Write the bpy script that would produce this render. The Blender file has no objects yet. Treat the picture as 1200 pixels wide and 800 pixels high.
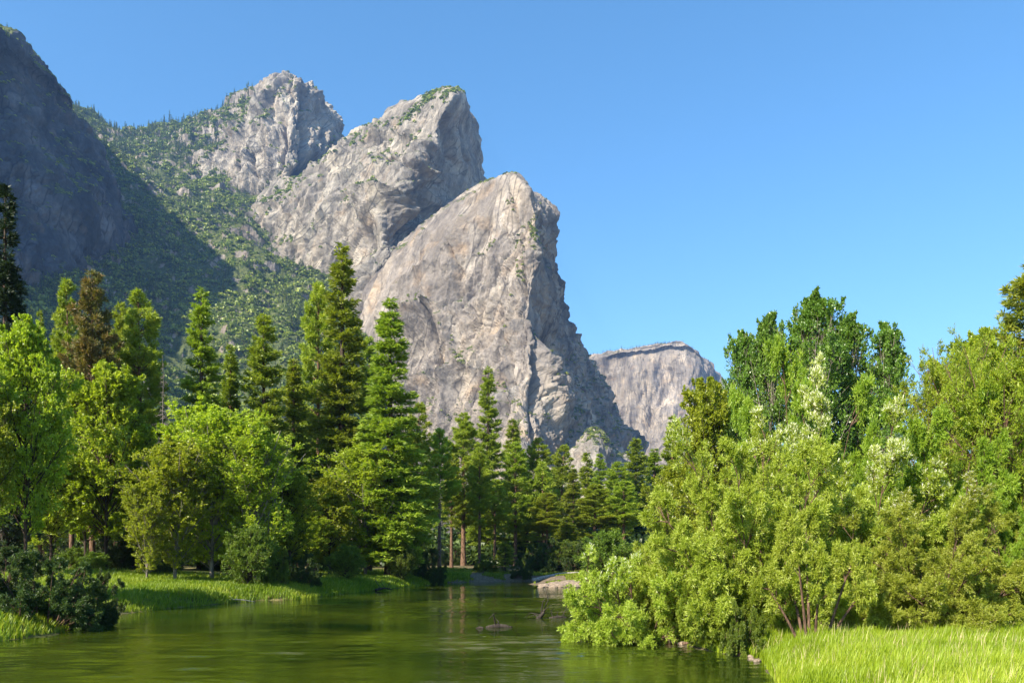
import bpy, math, time
import numpy as np
T0 = time.time()
sc = bpy.context.scene
COL = sc.collection

# ------------------------------------------------------------------ camera, world, sun, exposure
F = 28.0 / 36.0 * 1200.0           # focal length in pixels of the 1200 px wide frame
HY = 655.0                         # row of the horizon
CZ = 3.2                           # eye height over the water
cam = bpy.data.cameras.new("camera"); cam.lens = 28; cam.sensor_width = 36
cam.shift_y = (HY - 400.0) / 1200.0
cam.clip_start = 0.1; cam.clip_end = 20000
cam_o = bpy.data.objects.new("camera", cam); COL.objects.link(cam_o)
cam_o.location = (0, 0, CZ); cam_o.rotation_euler = (math.radians(90), 0, 0)
sc.camera = cam_o

SUN_EL = math.radians(37.0)
SUN_AZ = math.radians(223.0)       # compass style: 0 = +Y, clockwise; the sun stands left and behind the camera
S = np.array([math.sin(SUN_AZ) * math.cos(SUN_EL), math.cos(SUN_AZ) * math.cos(SUN_EL), math.sin(SUN_EL)])
w = bpy.data.worlds.new("World"); sc.world = w; w.use_nodes = True
nt = w.node_tree; bg = nt.nodes["Background"]
sky = nt.nodes.new("ShaderNodeTexSky"); sky.sky_type = 'NISHITA'; sky.sun_disc = False
sky.sun_elevation = SUN_EL; sky.sun_rotation = SUN_AZ
sky.altitude = 1200; sky.air_density = 1.0; sky.dust_density = 0.7; sky.ozone_density = 1.4
hs = nt.nodes.new("ShaderNodeHueSaturation"); hs.inputs["Saturation"].default_value = 1.24; hs.inputs["Hue"].default_value = 0.492
nt.links.new(sky.outputs[0], hs.inputs["Color"]); nt.links.new(hs.outputs[0], bg.inputs[0]); bg.inputs[1].default_value = 0.115
sun = bpy.data.lights.new("sun", 'SUN'); sun.energy = 5.0; sun.angle = math.radians(0.5); sun.color = (1.0, 0.915, 0.77)
sun_o = bpy.data.objects.new("sun", sun); COL.objects.link(sun_o); sun_o.location = (-50, -30, 60)
sun_o.rotation_euler = (math.radians(90) - SUN_EL, 0, math.atan2(S[1], S[0]) + math.radians(90))
sc.view_settings.view_transform = 'Standard'; sc.view_settings.look = 'None'
sc.view_settings.exposure = 1.3; sc.view_settings.gamma = 1.0; sc.view_settings.use_curve_mapping = False
cy = sc.cycles
cy.max_bounces = 7; cy.diffuse_bounces = 4; cy.glossy_bounces = 3; cy.transmission_bounces = 4
cy.volume_bounces = 0; cy.transparent_max_bounces = 4
cy.use_denoising = True; cy.denoiser = 'OPENIMAGEDENOISE'; cy.denoising_input_passes = 'RGB_ALBEDO_NORMAL'
cy.sample_clamp_indirect = 6.0
sc.render.use_persistent_data = False

# ------------------------------------------------------------------ helpers
def W(px, py, Y):
    return np.array([(px - 600.0) / F * Y, Y, CZ + (HY - py) / F * Y])
def G(px, py):
    Y = CZ * F / (py - HY); return ((px - 600.0) / F * Y, Y)
def smooth(a, b, x):
    t = np.clip((x - a) / (b - a), 0, 1); return t * t * (3 - 2 * t)
def norm(v):
    return v / np.maximum(np.linalg.norm(v, axis=-1, keepdims=True), 1e-9)

def _hash(ix, iy, iz, seed):
    h = (ix.astype(np.uint32) * np.uint32(374761393) + iy.astype(np.uint32) * np.uint32(668265263)
         + iz.astype(np.uint32) * np.uint32(2147483647) + np.uint32(seed * 7919 + 13))
    h ^= h >> np.uint32(15); h *= np.uint32(2246822519); h ^= h >> np.uint32(13)
    h *= np.uint32(3266489917); h ^= h >> np.uint32(16)
    return h
def _h01(h): return (h & np.uint32(0xFFFFFF)).astype(np.float32) / 16777216.0
def vnoise(p, seed=0):
    p = np.asarray(p, dtype=np.float64); f = np.floor(p); i = f.astype(np.int64) + 100000; t = (p - f).astype(np.float32)
    u = t * t * t * (t * (t * 6 - 15) + 10); r = 0
    for dx in (0, 1):
        wx = u[:, 0] if dx else 1 - u[:, 0]
        for dy in (0, 1):
            wy = u[:, 1] if dy else 1 - u[:, 1]
            for dz in (0, 1):
                wz = u[:, 2] if dz else 1 - u[:, 2]
                r = r + wx * wy * wz * _h01(_hash(i[:, 0] + dx, i[:, 1] + dy, i[:, 2] + dz, seed))
    return r * 2 - 1
def fbm(p, octv=4, seed=0, ridged=False):
    r = 0; a = 1.0; q = np.asarray(p, dtype=np.float64); s = 0
    for k in range(octv):
        n = vnoise(q, seed + k * 17)
        if ridged: n = 1 - 2 * np.abs(n)
        r = r + a * n; s += a; a *= 0.5; q = q * 2.03 + 11.3
    return r / s
def worley(p, seed=0):
    """distance to the nearest and second nearest cell point, a facet height and a random value per cell"""
    p = np.asarray(p, dtype=np.float64); f = np.floor(p); i = f.astype(np.int64) + 100000; t = (p - f).astype(np.float32)
    N = len(p); d1 = np.full(N, 9, np.float32); d2 = np.full(N, 9, np.float32)
    rv = np.zeros(N, np.float32); fc = np.full(N, 9, np.float32)
    for dx in (-1, 0, 1):
        for dy in (-1, 0, 1):
            for dz in (-1, 0, 1):
                h = _hash(i[:, 0] + dx, i[:, 1] + dy, i[:, 2] + dz, seed)
                h2 = h * np.uint32(1664525) + np.uint32(1013904223); h2 ^= h2 >> np.uint32(14)
                h3 = h2 * np.uint32(1664525) + np.uint32(1013904223); h3 ^= h3 >> np.uint32(14)
                a, b, c = _h01(h), _h01(h2), _h01(h3)
                ex = dx + a - t[:, 0]; ey = dy + b - t[:, 1]; ez = dz + c - t[:, 2]
                d = np.sqrt(ex * ex + ey * ey + ez * ez)
                near = d < d1
                d2 = np.where(near, d1, np.minimum(d2, d))
                d1 = np.where(near, d, d1)
                r = (a * 7.13 + b * 3.71 + c * 5.3) % 1.0
                # flat sided blocks: gentle on one side, steep on the other, cut against each other
                g = np.maximum(np.maximum(ex * (0.55 + .5 * b), -ex * (1.0 + .6 * c)), np.maximum(ez * (1.1 + .5 * a), -ez * (0.5 + .4 * c)))
                g = np.maximum(g, np.abs(ey) * 0.7 + ex * .3 * (a - .5)) + r * 0.55
                rv = np.where(g < fc, r, rv); fc = np.minimum(fc, g)
    return d1, d2, fc, rv

def mesh_np(name, V, faces, mats, fattr=None, vattr=None, smooth_sh=False, midx=None):
    """faces: one int array of shape (M,3) or (M,4), or a list of them"""
    if not isinstance(faces, (list, tuple)): faces = [faces]
    faces = [np.asarray(f, np.int32) for f in faces if len(f)]
    me = bpy.data.meshes.new(name)
    V = np.ascontiguousarray(V, np.float32)
    me.vertices.add(len(V)); me.vertices.foreach_set("co", V.ravel())
    loops = np.concatenate([f.ravel() for f in faces]); me.loops.add(len(loops))
    me.loops.foreach_set("vertex_index", loops)
    cnt = np.concatenate([np.full(len(f), f.shape[1], np.int32) for f in faces])
    st = np.concatenate([[0], np.cumsum(cnt)[:-1]]).astype(np.int32)
    me.polygons.add(len(cnt)); me.polygons.foreach_set("loop_start", st)
    me.polygons.foreach_set("use_smooth", np.full(len(cnt), smooth_sh, bool))
    for m in (mats if isinstance(mats, (list, tuple)) else [mats]): me.materials.append(m)
    if midx is not None: me.polygons.foreach_set("material_index", np.asarray(midx, np.int32))
    me.update(calc_edges=True)
    for k, v in (fattr or {}).items():
        a = me.attributes.new(k, 'FLOAT', 'FACE'); a.data.foreach_set("value", np.asarray(v, np.float32))
    for k, v in (vattr or {}).items():
        a = me.attributes.new(k, 'FLOAT', 'POINT'); a.data.foreach_set("value", np.asarray(v, np.float32))
    return me
def tag(o, label=None, cat=None, group=None, kind=None):
    if label: o["label"] = label
    if cat: o["category"] = cat
    if group: o["group"] = group
    if kind: o["kind"] = kind
    return o
def obj(name, me, parent=None, loc=None):
    o = bpy.data.objects.new(name, me); COL.objects.link(o)
    if parent: o.parent = parent
    if loc is not None: o.location = loc
    return o

# ------------------------------------------------------------------ materials
def new_mat(name):
    m = bpy.data.materials.new(name); m.use_nodes = True; n = m.node_tree
    for x in list(n.nodes): n.nodes.remove(x)
    out = n.nodes.new("ShaderNodeOutputMaterial")
    return m, n, out
def node(n, t, **kw):
    x = n.nodes.new(t)
    for k, v in kw.items(): setattr(x, k, v)
    return x
def ramp(n, stops, interp='LINEAR'):
    r = n.nodes.new("ShaderNodeValToRGB"); r.color_ramp.interpolation = interp
    e = r.color_ramp.elements
    while len(e) < len(stops): e.new(0.5)
    for k, (p, c) in enumerate(stops):
        e[k].position = p; e[k].color = (c[0], c[1], c[2], 1)
    return r
def leaf_mat(name, dark, mid, light, trans=0.35, rough=0.45, spec=0.35):
    m, n, out = new_mat(name)
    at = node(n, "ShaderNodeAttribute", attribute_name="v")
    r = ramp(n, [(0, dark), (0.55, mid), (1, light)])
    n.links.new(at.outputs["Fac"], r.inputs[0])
    oi = node(n, "ShaderNodeObjectInfo")
    mr = node(n, "ShaderNodeMapRange"); mr.inputs[3].default_value = 0.84; mr.inputs[4].default_value = 1.2
    n.links.new(oi.outputs["Random"], mr.inputs[0])
    hs = node(n, "ShaderNodeHueSaturation"); hs.inputs["Hue"].default_value = 0.5
    mr2 = node(n, "ShaderNodeMapRange"); mr2.inputs[3].default_value = 0.488; mr2.inputs[4].default_value = 0.512
    n.links.new(oi.outputs["Random"], mr2.inputs[0]); n.links.new(mr2.outputs[0], hs.inputs["Hue"])
    n.links.new(mr.outputs[0], hs.inputs["Value"]); n.links.new(r.outputs[0], hs.inputs["Color"])
    p = node(n, "ShaderNodeBsdfPrincipled"); p.inputs["Roughness"].default_value = rough
    p.inputs["Specular IOR Level"].default_value = spec
    n.links.new(hs.outputs[0], p.inputs["Base Color"])
    tr = node(n, "ShaderNodeBsdfTranslucent")
    mul = node(n, "ShaderNodeMixRGB", blend_type='MULTIPLY'); mul.inputs[0].default_value = 1; mul.inputs[2].default_value = (1.3, 1.35, 0.5, 1)
    n.links.new(hs.outputs[0], mul.inputs[1]); n.links.new(mul.outputs[0], tr.inputs[0])
    mx = node(n, "ShaderNodeMixShader"); mx.inputs[0].default_value = trans
    n.links.new(p.outputs[0], mx.inputs[1]); n.links.new(tr.outputs[0], mx.inputs[2])
    n.links.new(mx.outputs[0], out.inputs[0])
    return m
def bark_mat(name, a, b, sc_=6):
    m, n, out = new_mat(name)
    tc = node(n, "ShaderNodeTexCoord"); mp = node(n, "ShaderNodeMapping"); mp.inputs["Scale"].default_value = (sc_, sc_, sc_ * 0.25)
    n.links.new(tc.outputs["Object"], mp.inputs[0])
    no = node(n, "ShaderNodeTexNoise"); no.inputs["Scale"].default_value = 1; no.inputs["Detail"].default_value = 5
    n.links.new(mp.outputs[0], no.inputs["Vector"])
    r = ramp(n, [(0.35, a), (0.65, b)]); n.links.new(no.outputs["Fac"], r.inputs[0])
    p = node(n, "ShaderNodeBsdfPrincipled"); p.inputs["Roughness"].default_value = 0.9
    p.inputs["Specular IOR Level"].default_value = 0.15
    n.links.new(r.outputs[0], p.inputs["Base Color"])
    bp = node(n, "ShaderNodeBump"); bp.inputs["Distance"].default_value = 0.03; n.links.new(no.outputs["Fac"], bp.inputs["Height"])
    n.links.new(bp.outputs[0], p.inputs["Normal"]); n.links.new(p.outputs[0], out.inputs[0])
    return m
def rock_mat(name, dark, mid, light, streak=0.5, sx=0.02, sz=0.004, warm=(0.42, 0.30, 0.19), joint=-18):
    m, n, out = new_mat(name); L = n.links.new
    geo = node(n, "ShaderNodeNewGeometry")
    n1 = node(n, "ShaderNodeTexNoise"); n1.inputs["Scale"].default_value = 0.012; n1.inputs["Detail"].default_value = 8; n1.inputs["Roughness"].default_value = 0.65
    L(geo.outputs["Position"], n1.inputs["Vector"])
    mp = node(n, "ShaderNodeMapping"); mp.inputs["Scale"].default_value = (sx, sx, sz); L(geo.outputs["Position"], mp.inputs[0])
    n2 = node(n, "ShaderNodeTexNoise"); n2.inputs["Scale"].default_value = 1; n2.inputs["Detail"].default_value = 6; n2.inputs["Roughness"].default_value = 0.6
    L(mp.outputs[0], n2.inputs["Vector"])
    n3 = node(n, "ShaderNodeTexNoise"); n3.inputs["Scale"].default_value = 0.15; n3.inputs["Detail"].default_value = 5; n3.inputs["Roughness"].default_value = 0.7
    L(geo.outputs["Position"], n3.inputs["Vector"])
    r1 = ramp(n, [(0.3, dark), (0.5, mid), (0.68, light)]); L(n1.outputs["Fac"], r1.inputs[0])
    # weathering streaks running down the face
    r2 = ramp(n, [(0.36, (0.45, 0.45, 0.47)), (0.5, (1, 1, 1)), (0.66, (1.18, 1.12, 1.02))]); L(n2.outputs["Fac"], r2.inputs[0])
    mu = node(n, "ShaderNodeMixRGB", blend_type='MULTIPLY'); mu.inputs[0].default_value = streak
    L(r1.outputs[0], mu.inputs[1]); L(r2.outputs[0], mu.inputs[2])
    # rusty patches
    n4 = node(n, "ShaderNodeTexNoise"); n4.inputs["Scale"].default_value = 0.02; n4.inputs["Detail"].default_value = 4
    mp4 = node(n, "ShaderNodeMapping"); mp4.inputs["Location"].default_value = (91, 7, 33); L(geo.outputs["Position"], mp4.inputs[0]); L(mp4.outputs[0], n4.inputs["Vector"])
    r4 = ramp(n, [(0.58, (0, 0, 0)), (0.72, (0.55, 0.55, 0.55))]); L(n4.outputs["Fac"], r4.inputs[0])
    mw = node(n, "ShaderNodeMixRGB"); mw.inputs[2].default_value = (*warm, 1); L(r4.outputs[0], mw.inputs[0]); L(mu.outputs[0], mw.inputs[1])
    # per block tone
    at = node(n, "ShaderNodeAttribute", attribute_name="tone")
    mt = node(n, "ShaderNodeMapRange"); mt.inputs[3].default_value = 0.72; mt.inputs[4].default_value = 1.22; L(at.outputs["Fac"], mt.inputs[0])
    m5 = node(n, "ShaderNodeVectorMath", operation='SCALE'); L(mw.outputs[0], m5.inputs[0]); L(mt.outputs[0], m5.inputs["Scale"])
    # fine grain
    r3 = ramp(n, [(0.3, (0.7, 0.7, 0.72)), (0.7, (1.15, 1.15, 1.12))]); L(n3.outputs["Fac"], r3.inputs[0])
    m6 = node(n, "ShaderNodeMixRGB", blend_type='MULTIPLY'); m6.inputs[0].default_value = 0.8; L(m5.outputs[0], m6.inputs[1]); L(r3.outputs[0], m6.inputs[2])
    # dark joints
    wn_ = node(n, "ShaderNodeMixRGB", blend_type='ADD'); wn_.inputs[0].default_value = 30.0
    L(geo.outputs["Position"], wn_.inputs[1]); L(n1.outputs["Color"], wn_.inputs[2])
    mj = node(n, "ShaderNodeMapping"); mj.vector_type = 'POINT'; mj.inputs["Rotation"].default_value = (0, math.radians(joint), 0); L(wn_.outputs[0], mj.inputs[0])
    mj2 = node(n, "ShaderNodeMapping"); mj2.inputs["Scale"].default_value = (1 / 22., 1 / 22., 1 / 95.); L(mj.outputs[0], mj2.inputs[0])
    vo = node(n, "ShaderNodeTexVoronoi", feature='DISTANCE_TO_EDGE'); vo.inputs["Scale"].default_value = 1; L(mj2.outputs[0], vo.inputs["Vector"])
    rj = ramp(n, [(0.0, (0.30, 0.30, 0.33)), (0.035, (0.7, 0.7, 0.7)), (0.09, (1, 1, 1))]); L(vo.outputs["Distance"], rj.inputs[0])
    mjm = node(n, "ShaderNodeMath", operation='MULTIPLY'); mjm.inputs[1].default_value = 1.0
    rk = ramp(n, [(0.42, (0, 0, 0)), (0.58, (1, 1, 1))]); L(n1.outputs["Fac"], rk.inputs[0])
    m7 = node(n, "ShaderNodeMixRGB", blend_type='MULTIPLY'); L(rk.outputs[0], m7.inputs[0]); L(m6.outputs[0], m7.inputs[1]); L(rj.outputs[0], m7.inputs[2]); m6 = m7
    # vegetation
    av = node(n, "ShaderNodeAttribute", attribute_name="veg")
    ad = node(n, "ShaderNodeMath", operation='ADD'); L(av.outputs["Fac"], ad.inputs[0])
    s3 = node(n, "ShaderNodeMath", operation='MULTIPLY_ADD'); s3.inputs[1].default_value = 1.2; s3.inputs[2].default_value = -0.6
    L(n3.outputs["Fac"], s3.inputs[0]); L(s3.outputs[0], ad.inputs[1])
    rv = ramp(n, [(0.42, (0, 0, 0)), (0.6, (1, 1, 1))]); L(ad.outputs[0], rv.inputs[0])
    rg = ramp(n, [(0.35, (0.035, 0.055, 0.018)), (0.65, (0.12, 0.13, 0.045))]); L(n3.outputs["Fac"], rg.inputs[0])
    mg = node(n, "ShaderNodeMixRGB"); L(rv.outputs[0], mg.inputs[0]); L(m6.outputs[0], mg.inputs[1]); L(rg.outputs[0], mg.inputs[2])
    p = node(n, "ShaderNodeBsdfPrincipled"); p.inputs["Roughness"].default_value = 0.95; p.inputs["Specular IOR Level"].default_value = 0.1
    L(mg.outputs[0], p.inputs["Base Color"])
    hsum = node(n, "ShaderNodeMath", operation='ADD')
    h3 = node(n, "ShaderNodeMath", operation='MULTIPLY'); h3.inputs[1].default_value = 4.0; L(n3.outputs["Fac"], h3.inputs[0])
    h2 = node(n, "ShaderNodeMath", operation='MULTIPLY'); h2.inputs[1].default_value = 6.0; L(n2.outputs["Fac"], h2.inputs[0])
    L(h2.outputs[0], hsum.inputs[0]); L(h3.outputs[0], hsum.inputs[1])
    bp = node(n, "ShaderNodeBump"); bp.inputs["Distance"].default_value = 1.0; bp.inputs["Strength"].default_value = 0.8
    L(hsum.outputs[0], bp.inputs["Height"]); L(bp.outputs[0], p.inputs["Normal"])
    L(p.outputs[0], out.inputs[0])
    return m

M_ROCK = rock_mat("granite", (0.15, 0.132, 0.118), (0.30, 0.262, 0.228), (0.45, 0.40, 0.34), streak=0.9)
M_ROCKM = rock_mat("granite_slab", (0.19, 0.17, 0.15), (0.37, 0.33, 0.28), (0.54, 0.49, 0.41), streak=0.75, joint=-42)
M_ROCKSH = rock_mat("granite_shaded", (0.035, 0.042, 0.055), (0.085, 0.095, 0.115), (0.20, 0.205, 0.225), streak=1.0, warm=(0.26, 0.21, 0.17))  # the left wall's blue shade is put into this rock colour
M_ROCKF = rock_mat("granite_far", (0.20, 0.18, 0.17), (0.34, 0.295, 0.25), (0.54, 0.45, 0.35), streak=1.0, sx=0.03, sz=0.0018, joint=0)
M_FIR = leaf_mat("fir_needles", (0.045, 0.08, 0.010), (0.18, 0.24, 0.024), (0.37, 0.41, 0.055), 0.38)
M_PINE = leaf_mat("pine_needles", (0.06, 0.10, 0.010), (0.20, 0.27, 0.025), (0.40, 0.43, 0.05), 0.36)
M_PINEB = leaf_mat("tired_pine_needles", (0.05, 0.06, 0.015), (0.15, 0.16, 0.035), (0.30, 0.19, 0.06), 0.25)
M_SHADEFIR = leaf_mat("shaded_fir_needles", (0.008, 0.018, 0.006), (0.02, 0.035, 0.012), (0.045, 0.065, 0.02), 0.12)  # shade on the left edge conifer is darkened into its needle colour
M_COTT = leaf_mat("cottonwood_leaves", (0.08, 0.12, 0.010), (0.27, 0.33, 0.024), (0.48, 0.52, 0.06), 0.5, 0.4, 0.4)
M_COTTD = leaf_mat("dark_cottonwood_leaves", (0.04, 0.085, 0.010), (0.11, 0.19, 0.022), (0.23, 0.31, 0.05), 0.38, 0.35, 0.5)
M_WIL = leaf_mat("willow_leaves", (0.11, 0.15, 0.012), (0.30, 0.36, 0.032), (0.52, 0.55, 0.14), 0.44, 0.45, 0.4)
M_WILY = leaf_mat("yellow_willow_leaves", (0.10, 0.15, 0.010), (0.24, 0.33, 0.020), (0.44, 0.46, 0.04), 0.44)
M_WILG = leaf_mat("green_willow_leaves", (0.075, 0.13, 0.010), (0.20, 0.29, 0.020), (0.40, 0.45, 0.06), 0.44)
M_FLUFF = leaf_mat("willow_catkins", (0.45, 0.46, 0.30), (0.6, 0.6, 0.42), (0.75, 0.74, 0.58), 0.3)
M_BUSH = leaf_mat("bush_leaves", (0.04, 0.08, 0.01), (0.12, 0.18, 0.018), (0.26, 0.31, 0.04), 0.38)
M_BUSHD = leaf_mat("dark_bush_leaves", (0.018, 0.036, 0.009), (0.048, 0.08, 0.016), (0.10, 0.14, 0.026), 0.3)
M_OAK = leaf_mat("oak_scrub_leaves", (0.035, 0.06, 0.012), (0.14, 0.18, 0.026), (0.32, 0.34, 0.055), 0.25)
M_SLOPE = leaf_mat("slope_conifer_needles", (0.022, 0.055, 0.018), (0.07, 0.115, 0.028), (0.16, 0.20, 0.05), 0.2)
M_GRASS = leaf_mat("grass_blades", (0.12, 0.17, 0.008), (0.24, 0.32, 0.012), (0.44, 0.46, 0.06), 0.40)
M_GRASSL = leaf_mat("bank_grass_blades", (0.07, 0.12, 0.008), (0.17, 0.25, 0.012), (0.38, 0.40, 0.05), 0.4)
M_BARK = bark_mat("pine_bark", (0.06, 0.035, 0.022), (0.20, 0.12, 0.075))
M_BARKD = bark_mat("dark_bark", (0.025, 0.018, 0.013), (0.085, 0.06, 0.045))
M_BARKL = bark_mat("pale_bark", (0.12, 0.10, 0.08), (0.30, 0.26, 0.20))
M_BARKR = bark_mat("reddish_stem_bark", (0.05, 0.03, 0.02), (0.17, 0.105, 0.07), 20)
M_DEAD = bark_mat("weathered_wood", (0.18, 0.155, 0.13), (0.42, 0.38, 0.33), 10)
M_DRIFT = bark_mat("wet_dark_wood", (0.018, 0.014, 0.012), (0.06, 0.048, 0.038), 10)

# ------------------------------------------------------------------ terrain: river and banks
left_px = [(0, 751), (60, 742), (108, 722), (200, 712), (300, 703), (345, 702), (420, 693), (500, 685.5), (522, 682)]
far_px = [(560, 681.5), (600, 680.5), (640, 680.5)]
right_px = [(622, 684), (650, 687.5), (702, 688.5), (745, 693), (792, 700), (800, 712), (792, 730), (785, 748), (850, 764), (902, 772), (925, 803)]
RIV = np.array([(-400., 40.), (-60., 33.5)] + [G(*p) for p in left_px] + [G(*p) for p in far_px] + [G(*p) for p in right_px] +
               [(6.2, 15.), (3., 10.), (-5., 8.), (-60., 7.), (-400., 2.)])
def river_sd(x, y):
    """signed distance to the river outline, negative in the water"""
    x = np.asarray(x, float).ravel(); y = np.asarray(y, float).ravel()
    d = np.full(len(x), 1e9); ins = np.zeros(len(x), bool); n = len(RIV)
    for k in range(n):
        ax, ay = RIV[k]; bx, by = RIV[(k + 1) % n]
        ex, ey = bx - ax, by - ay; L2 = ex * ex + ey * ey
        t = np.clip(((x - ax) * ex + (y - ay) * ey) / L2, 0, 1)
        d = np.minimum(d, np.hypot(x - ax - t * ex, y - ay - t * ey))
        c = ((ay > y) != (by > y))
        with np.errstate(divide='ignore', invalid='ignore'):
            ins ^= c & (x < (bx - ax) * (y - ay) / (by - ay + 1e-12) + ax)
    return np.where(ins, -d, d)
def H(x, y):
    x = np.atleast_1d(np.asarray(x, float)); y = np.atleast_1d(np.asarray(y, float)); sh = x.shape
    sd = river_sd(x, y).reshape(sh)
    p = np.stack([x.ravel(), y.ravel(), np.zeros(x.size)], 1)
    wob = fbm(p * 0.35, 3, 5).reshape(sh); big = fbm(p * 0.05, 3, 9).reshape(sh)
    sd = sd + wob * 0.55 * np.clip(1 - np.abs(sd) / 6, 0, 1)
    right = smooth(-4, 3, x - 0.0 * y) * smooth(110, 80, y)
    bar = smooth(80, 86, y) * smooth(112, 106, y) * smooth(1.5, 4, x)       # the low gravel bar
    bank = (0.55 + 0.75 * smooth(0, 25, sd)) * right + (0.95 + 1.15 * smooth(1, 22, sd)) * (1 - right)
    wid = 2.2 * right + 3.2 * (1 - right)
    t = np.clip(sd / wid, 0, 1)
    z_out = bank * (1 - (1 - t) ** 2.2) + 0.02
    z_bar = 0.20 * smooth(0, 3.0, sd) + 0.6 * smooth(12, 24, sd)
    z_out = z_out * (1 - bar) + z_bar * bar
    z_in = -1.3 * smooth(0, 6, -sd) - 0.02
    z = np.where(sd > 0, z_out + (wob * 0.10 + big * 0.30) * smooth(0, 6, sd), z_in)
    return z + smooth(300, 1200, np.hypot(x, y)) * 6
def Hs(x, y): return float(H([x], [y])[0])

m, n, out = new_mat("ground_soil"); L = n.links.new
geo = node(n, "ShaderNodeNewGeometry")
na = node(n, "ShaderNodeTexNoise"); na.inputs["Scale"].default_value = 0.22; na.inputs["Detail"].default_value = 6
nb_ = node(n, "ShaderNodeTexNoise"); nb_.inputs["Scale"].default_value = 3.0; nb_.inputs["Detail"].default_value = 8; nb_.inputs["Roughness"].default_value = 0.7
L(geo.outputs["Position"], na.inputs["Vector"]); L(geo.outputs["Position"], nb_.inputs["Vector"])
r1 = ramp(n, [(0.35, (0.06, 0.085, 0.018)), (0.5, (0.16, 0.15, 0.05)), (0.65, (0.30, 0.23, 0.10))]); L(na.outputs["Fac"], r1.inputs[0])
r2 = ramp(n, [(0.3, (0.45, 0.45, 0.45)), (0.7, (1.25, 1.25, 1.25))]); L(nb_.outputs["Fac"], r2.inputs[0])
mu = node(n, "ShaderNodeMixRGB", blend_type='MULTIPLY'); mu.inputs[0].default_value = 1; L(r1.outputs[0], mu.inputs[1]); L(r2.outputs[0], mu.inputs[2])
at = node(n, "ShaderNodeAttribute", attribute_name="bare")
rb = ramp(n, [(0.35, (0.07, 0.05, 0.034)), (0.65, (0.24, 0.185, 0.13))]); L(nb_.outputs["Fac"], rb.inputs[0])
mb = node(n, "ShaderNodeMixRGB"); L(at.outputs["Fac"], mb.inputs[0]); L(mu.outputs[0], mb.inputs[1]); L(rb.outputs[0], mb.inputs[2])
p = node(n, "ShaderNodeBsdfPrincipled"); p.inputs["Roughness"].default_value = 0.95; p.inputs["Specular IOR Level"].default_value = 0.1
L(mb.outputs[0], p.inputs["Base Color"])
bp = node(n, "ShaderNodeBump"); bp.inputs["Distance"].default_value = 0.15; L(nb_.outputs["Fac"], bp.inputs["Height"]); L(bp.outputs[0], p.inputs["Normal"])
L(p.outputs[0], out.inputs[0]); M_GROUND = m

def axis(a, b, near, far, mid, g):
    """coordinates with fine spacing around mid that grows away from it"""
    c = [mid]; s = near
    while c[-1] < b: c.append(c[-1] + s); s = min(s * g, far)
    s = near; d = [mid]
    while d[-1] > a: d.append(d[-1] - s); s = min(s * g, far)
    return np.array(sorted(set(c + d)))
gx = axis(-7000, 7000, 0.45, 400, 0, 1.018); gy = axis(-300, 9000, 0.35, 400, 24, 1.018)
GX, GY = np.meshgrid(gx, gy); GZ = H(GX.ravel(), GY.ravel()).reshape(GX.shape)
V = np.stack([GX.ravel(), GY.ravel(), GZ.ravel()], 1)
idx = np.arange(len(V)).reshape(GX.shape)
quads = np.stack([idx[:-1, :-1], idx[:-1, 1:], idx[1:, 1:], idx[1:, :-1]], -1).reshape(-1, 4)
sdv = river_sd(V[:, 0], V[:, 1])
barv = (smooth(82, 88, V[:, 1]) * smooth(150, 118, V[:, 1]) * smooth(-14, -8, V[:, 0]) * smooth(14, 3, sdv))
barev = np.clip(np.maximum(barv * 0.9, smooth(0.5, 0.0, sdv) * 0.5 * (V[:, 0] > -3) + smooth(115, 135, V[:, 1]) * 0.55), 0, 1)
g_o = obj("ground", mesh_np("ground", V, quads, M_GROUND, vattr={"bare": barev}, smooth_sh=True)); g_o["kind"] = "structure"

# water surface
m, n, out = new_mat("river_water"); L = n.links.new
geo = node(n, "ShaderNodeNewGeometry")
mp = node(n, "ShaderNodeMapping"); mp.inputs["Scale"].default_value = (1.0, 2.2, 1); L(geo.outputs["Position"], mp.inputs[0])
w1 = node(n, "ShaderNodeTexNoise"); w1.inputs["Scale"].default_value = 1.0; w1.inputs["Detail"].default_value = 4; w1.inputs["Distortion"].default_value = 0.6
w2 = node(n, "ShaderNodeTexNoise"); w2.inputs["Scale"].default_value = 4.0; w2.inputs["Detail"].default_value = 3
w3 = node(n, "ShaderNodeTexNoise"); w3.inputs["Scale"].default_value = 0.12; w3.inputs["Detail"].default_value = 3
for q in (w1, w2): L(mp.outputs[0], q.inputs["Vector"])
L(geo.outputs["Position"], w3.inputs["Vector"])
wa = node(n, "ShaderNodeMath", operation='MULTIPLY_ADD'); wa.inputs[1].default_value = 0.35; L(w2.outputs["Fac"], wa.inputs[0]); L(w1.outputs["Fac"], wa.inputs[2])
amp = node(n, "ShaderNodeMapRange"); amp.inputs[1].default_value = 0.38; amp.inputs[2].default_value = 0.62; amp.inputs[3].default_value = 0.25; amp.inputs[4].default_value = 1.0
L(w3.outputs["Fac"], amp.inputs[0])
wm = node(n, "ShaderNodeMath", operation='MULTIPLY'); L(wa.outputs[0], wm.inputs[0]); L(amp.outputs[0], wm.inputs[1])
bp = node(n, "ShaderNodeBump"); bp.inputs["Distance"].default_value = 0.025; bp.inputs["Strength"].default_value = 1.0
L(wm.outputs[0], bp.inputs["Height"])
rc = ramp(n, [(0.35, (0.006, 0.016, 0.002)), (0.65, (0.045, 0.062, 0.004))]); L(w3.outputs["Fac"], rc.inputs[0])
p = node(n, "ShaderNodeBsdfPrincipled"); p.inputs["Roughness"].default_value = 0.02; p.inputs["IOR"].default_value = 1.33
L(rc.outputs[0], p.inputs["Base Color"]); L(bp.outputs[0], p.inputs["Normal"]); L(p.outputs[0], out.inputs[0])
M_WATER = m
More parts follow.
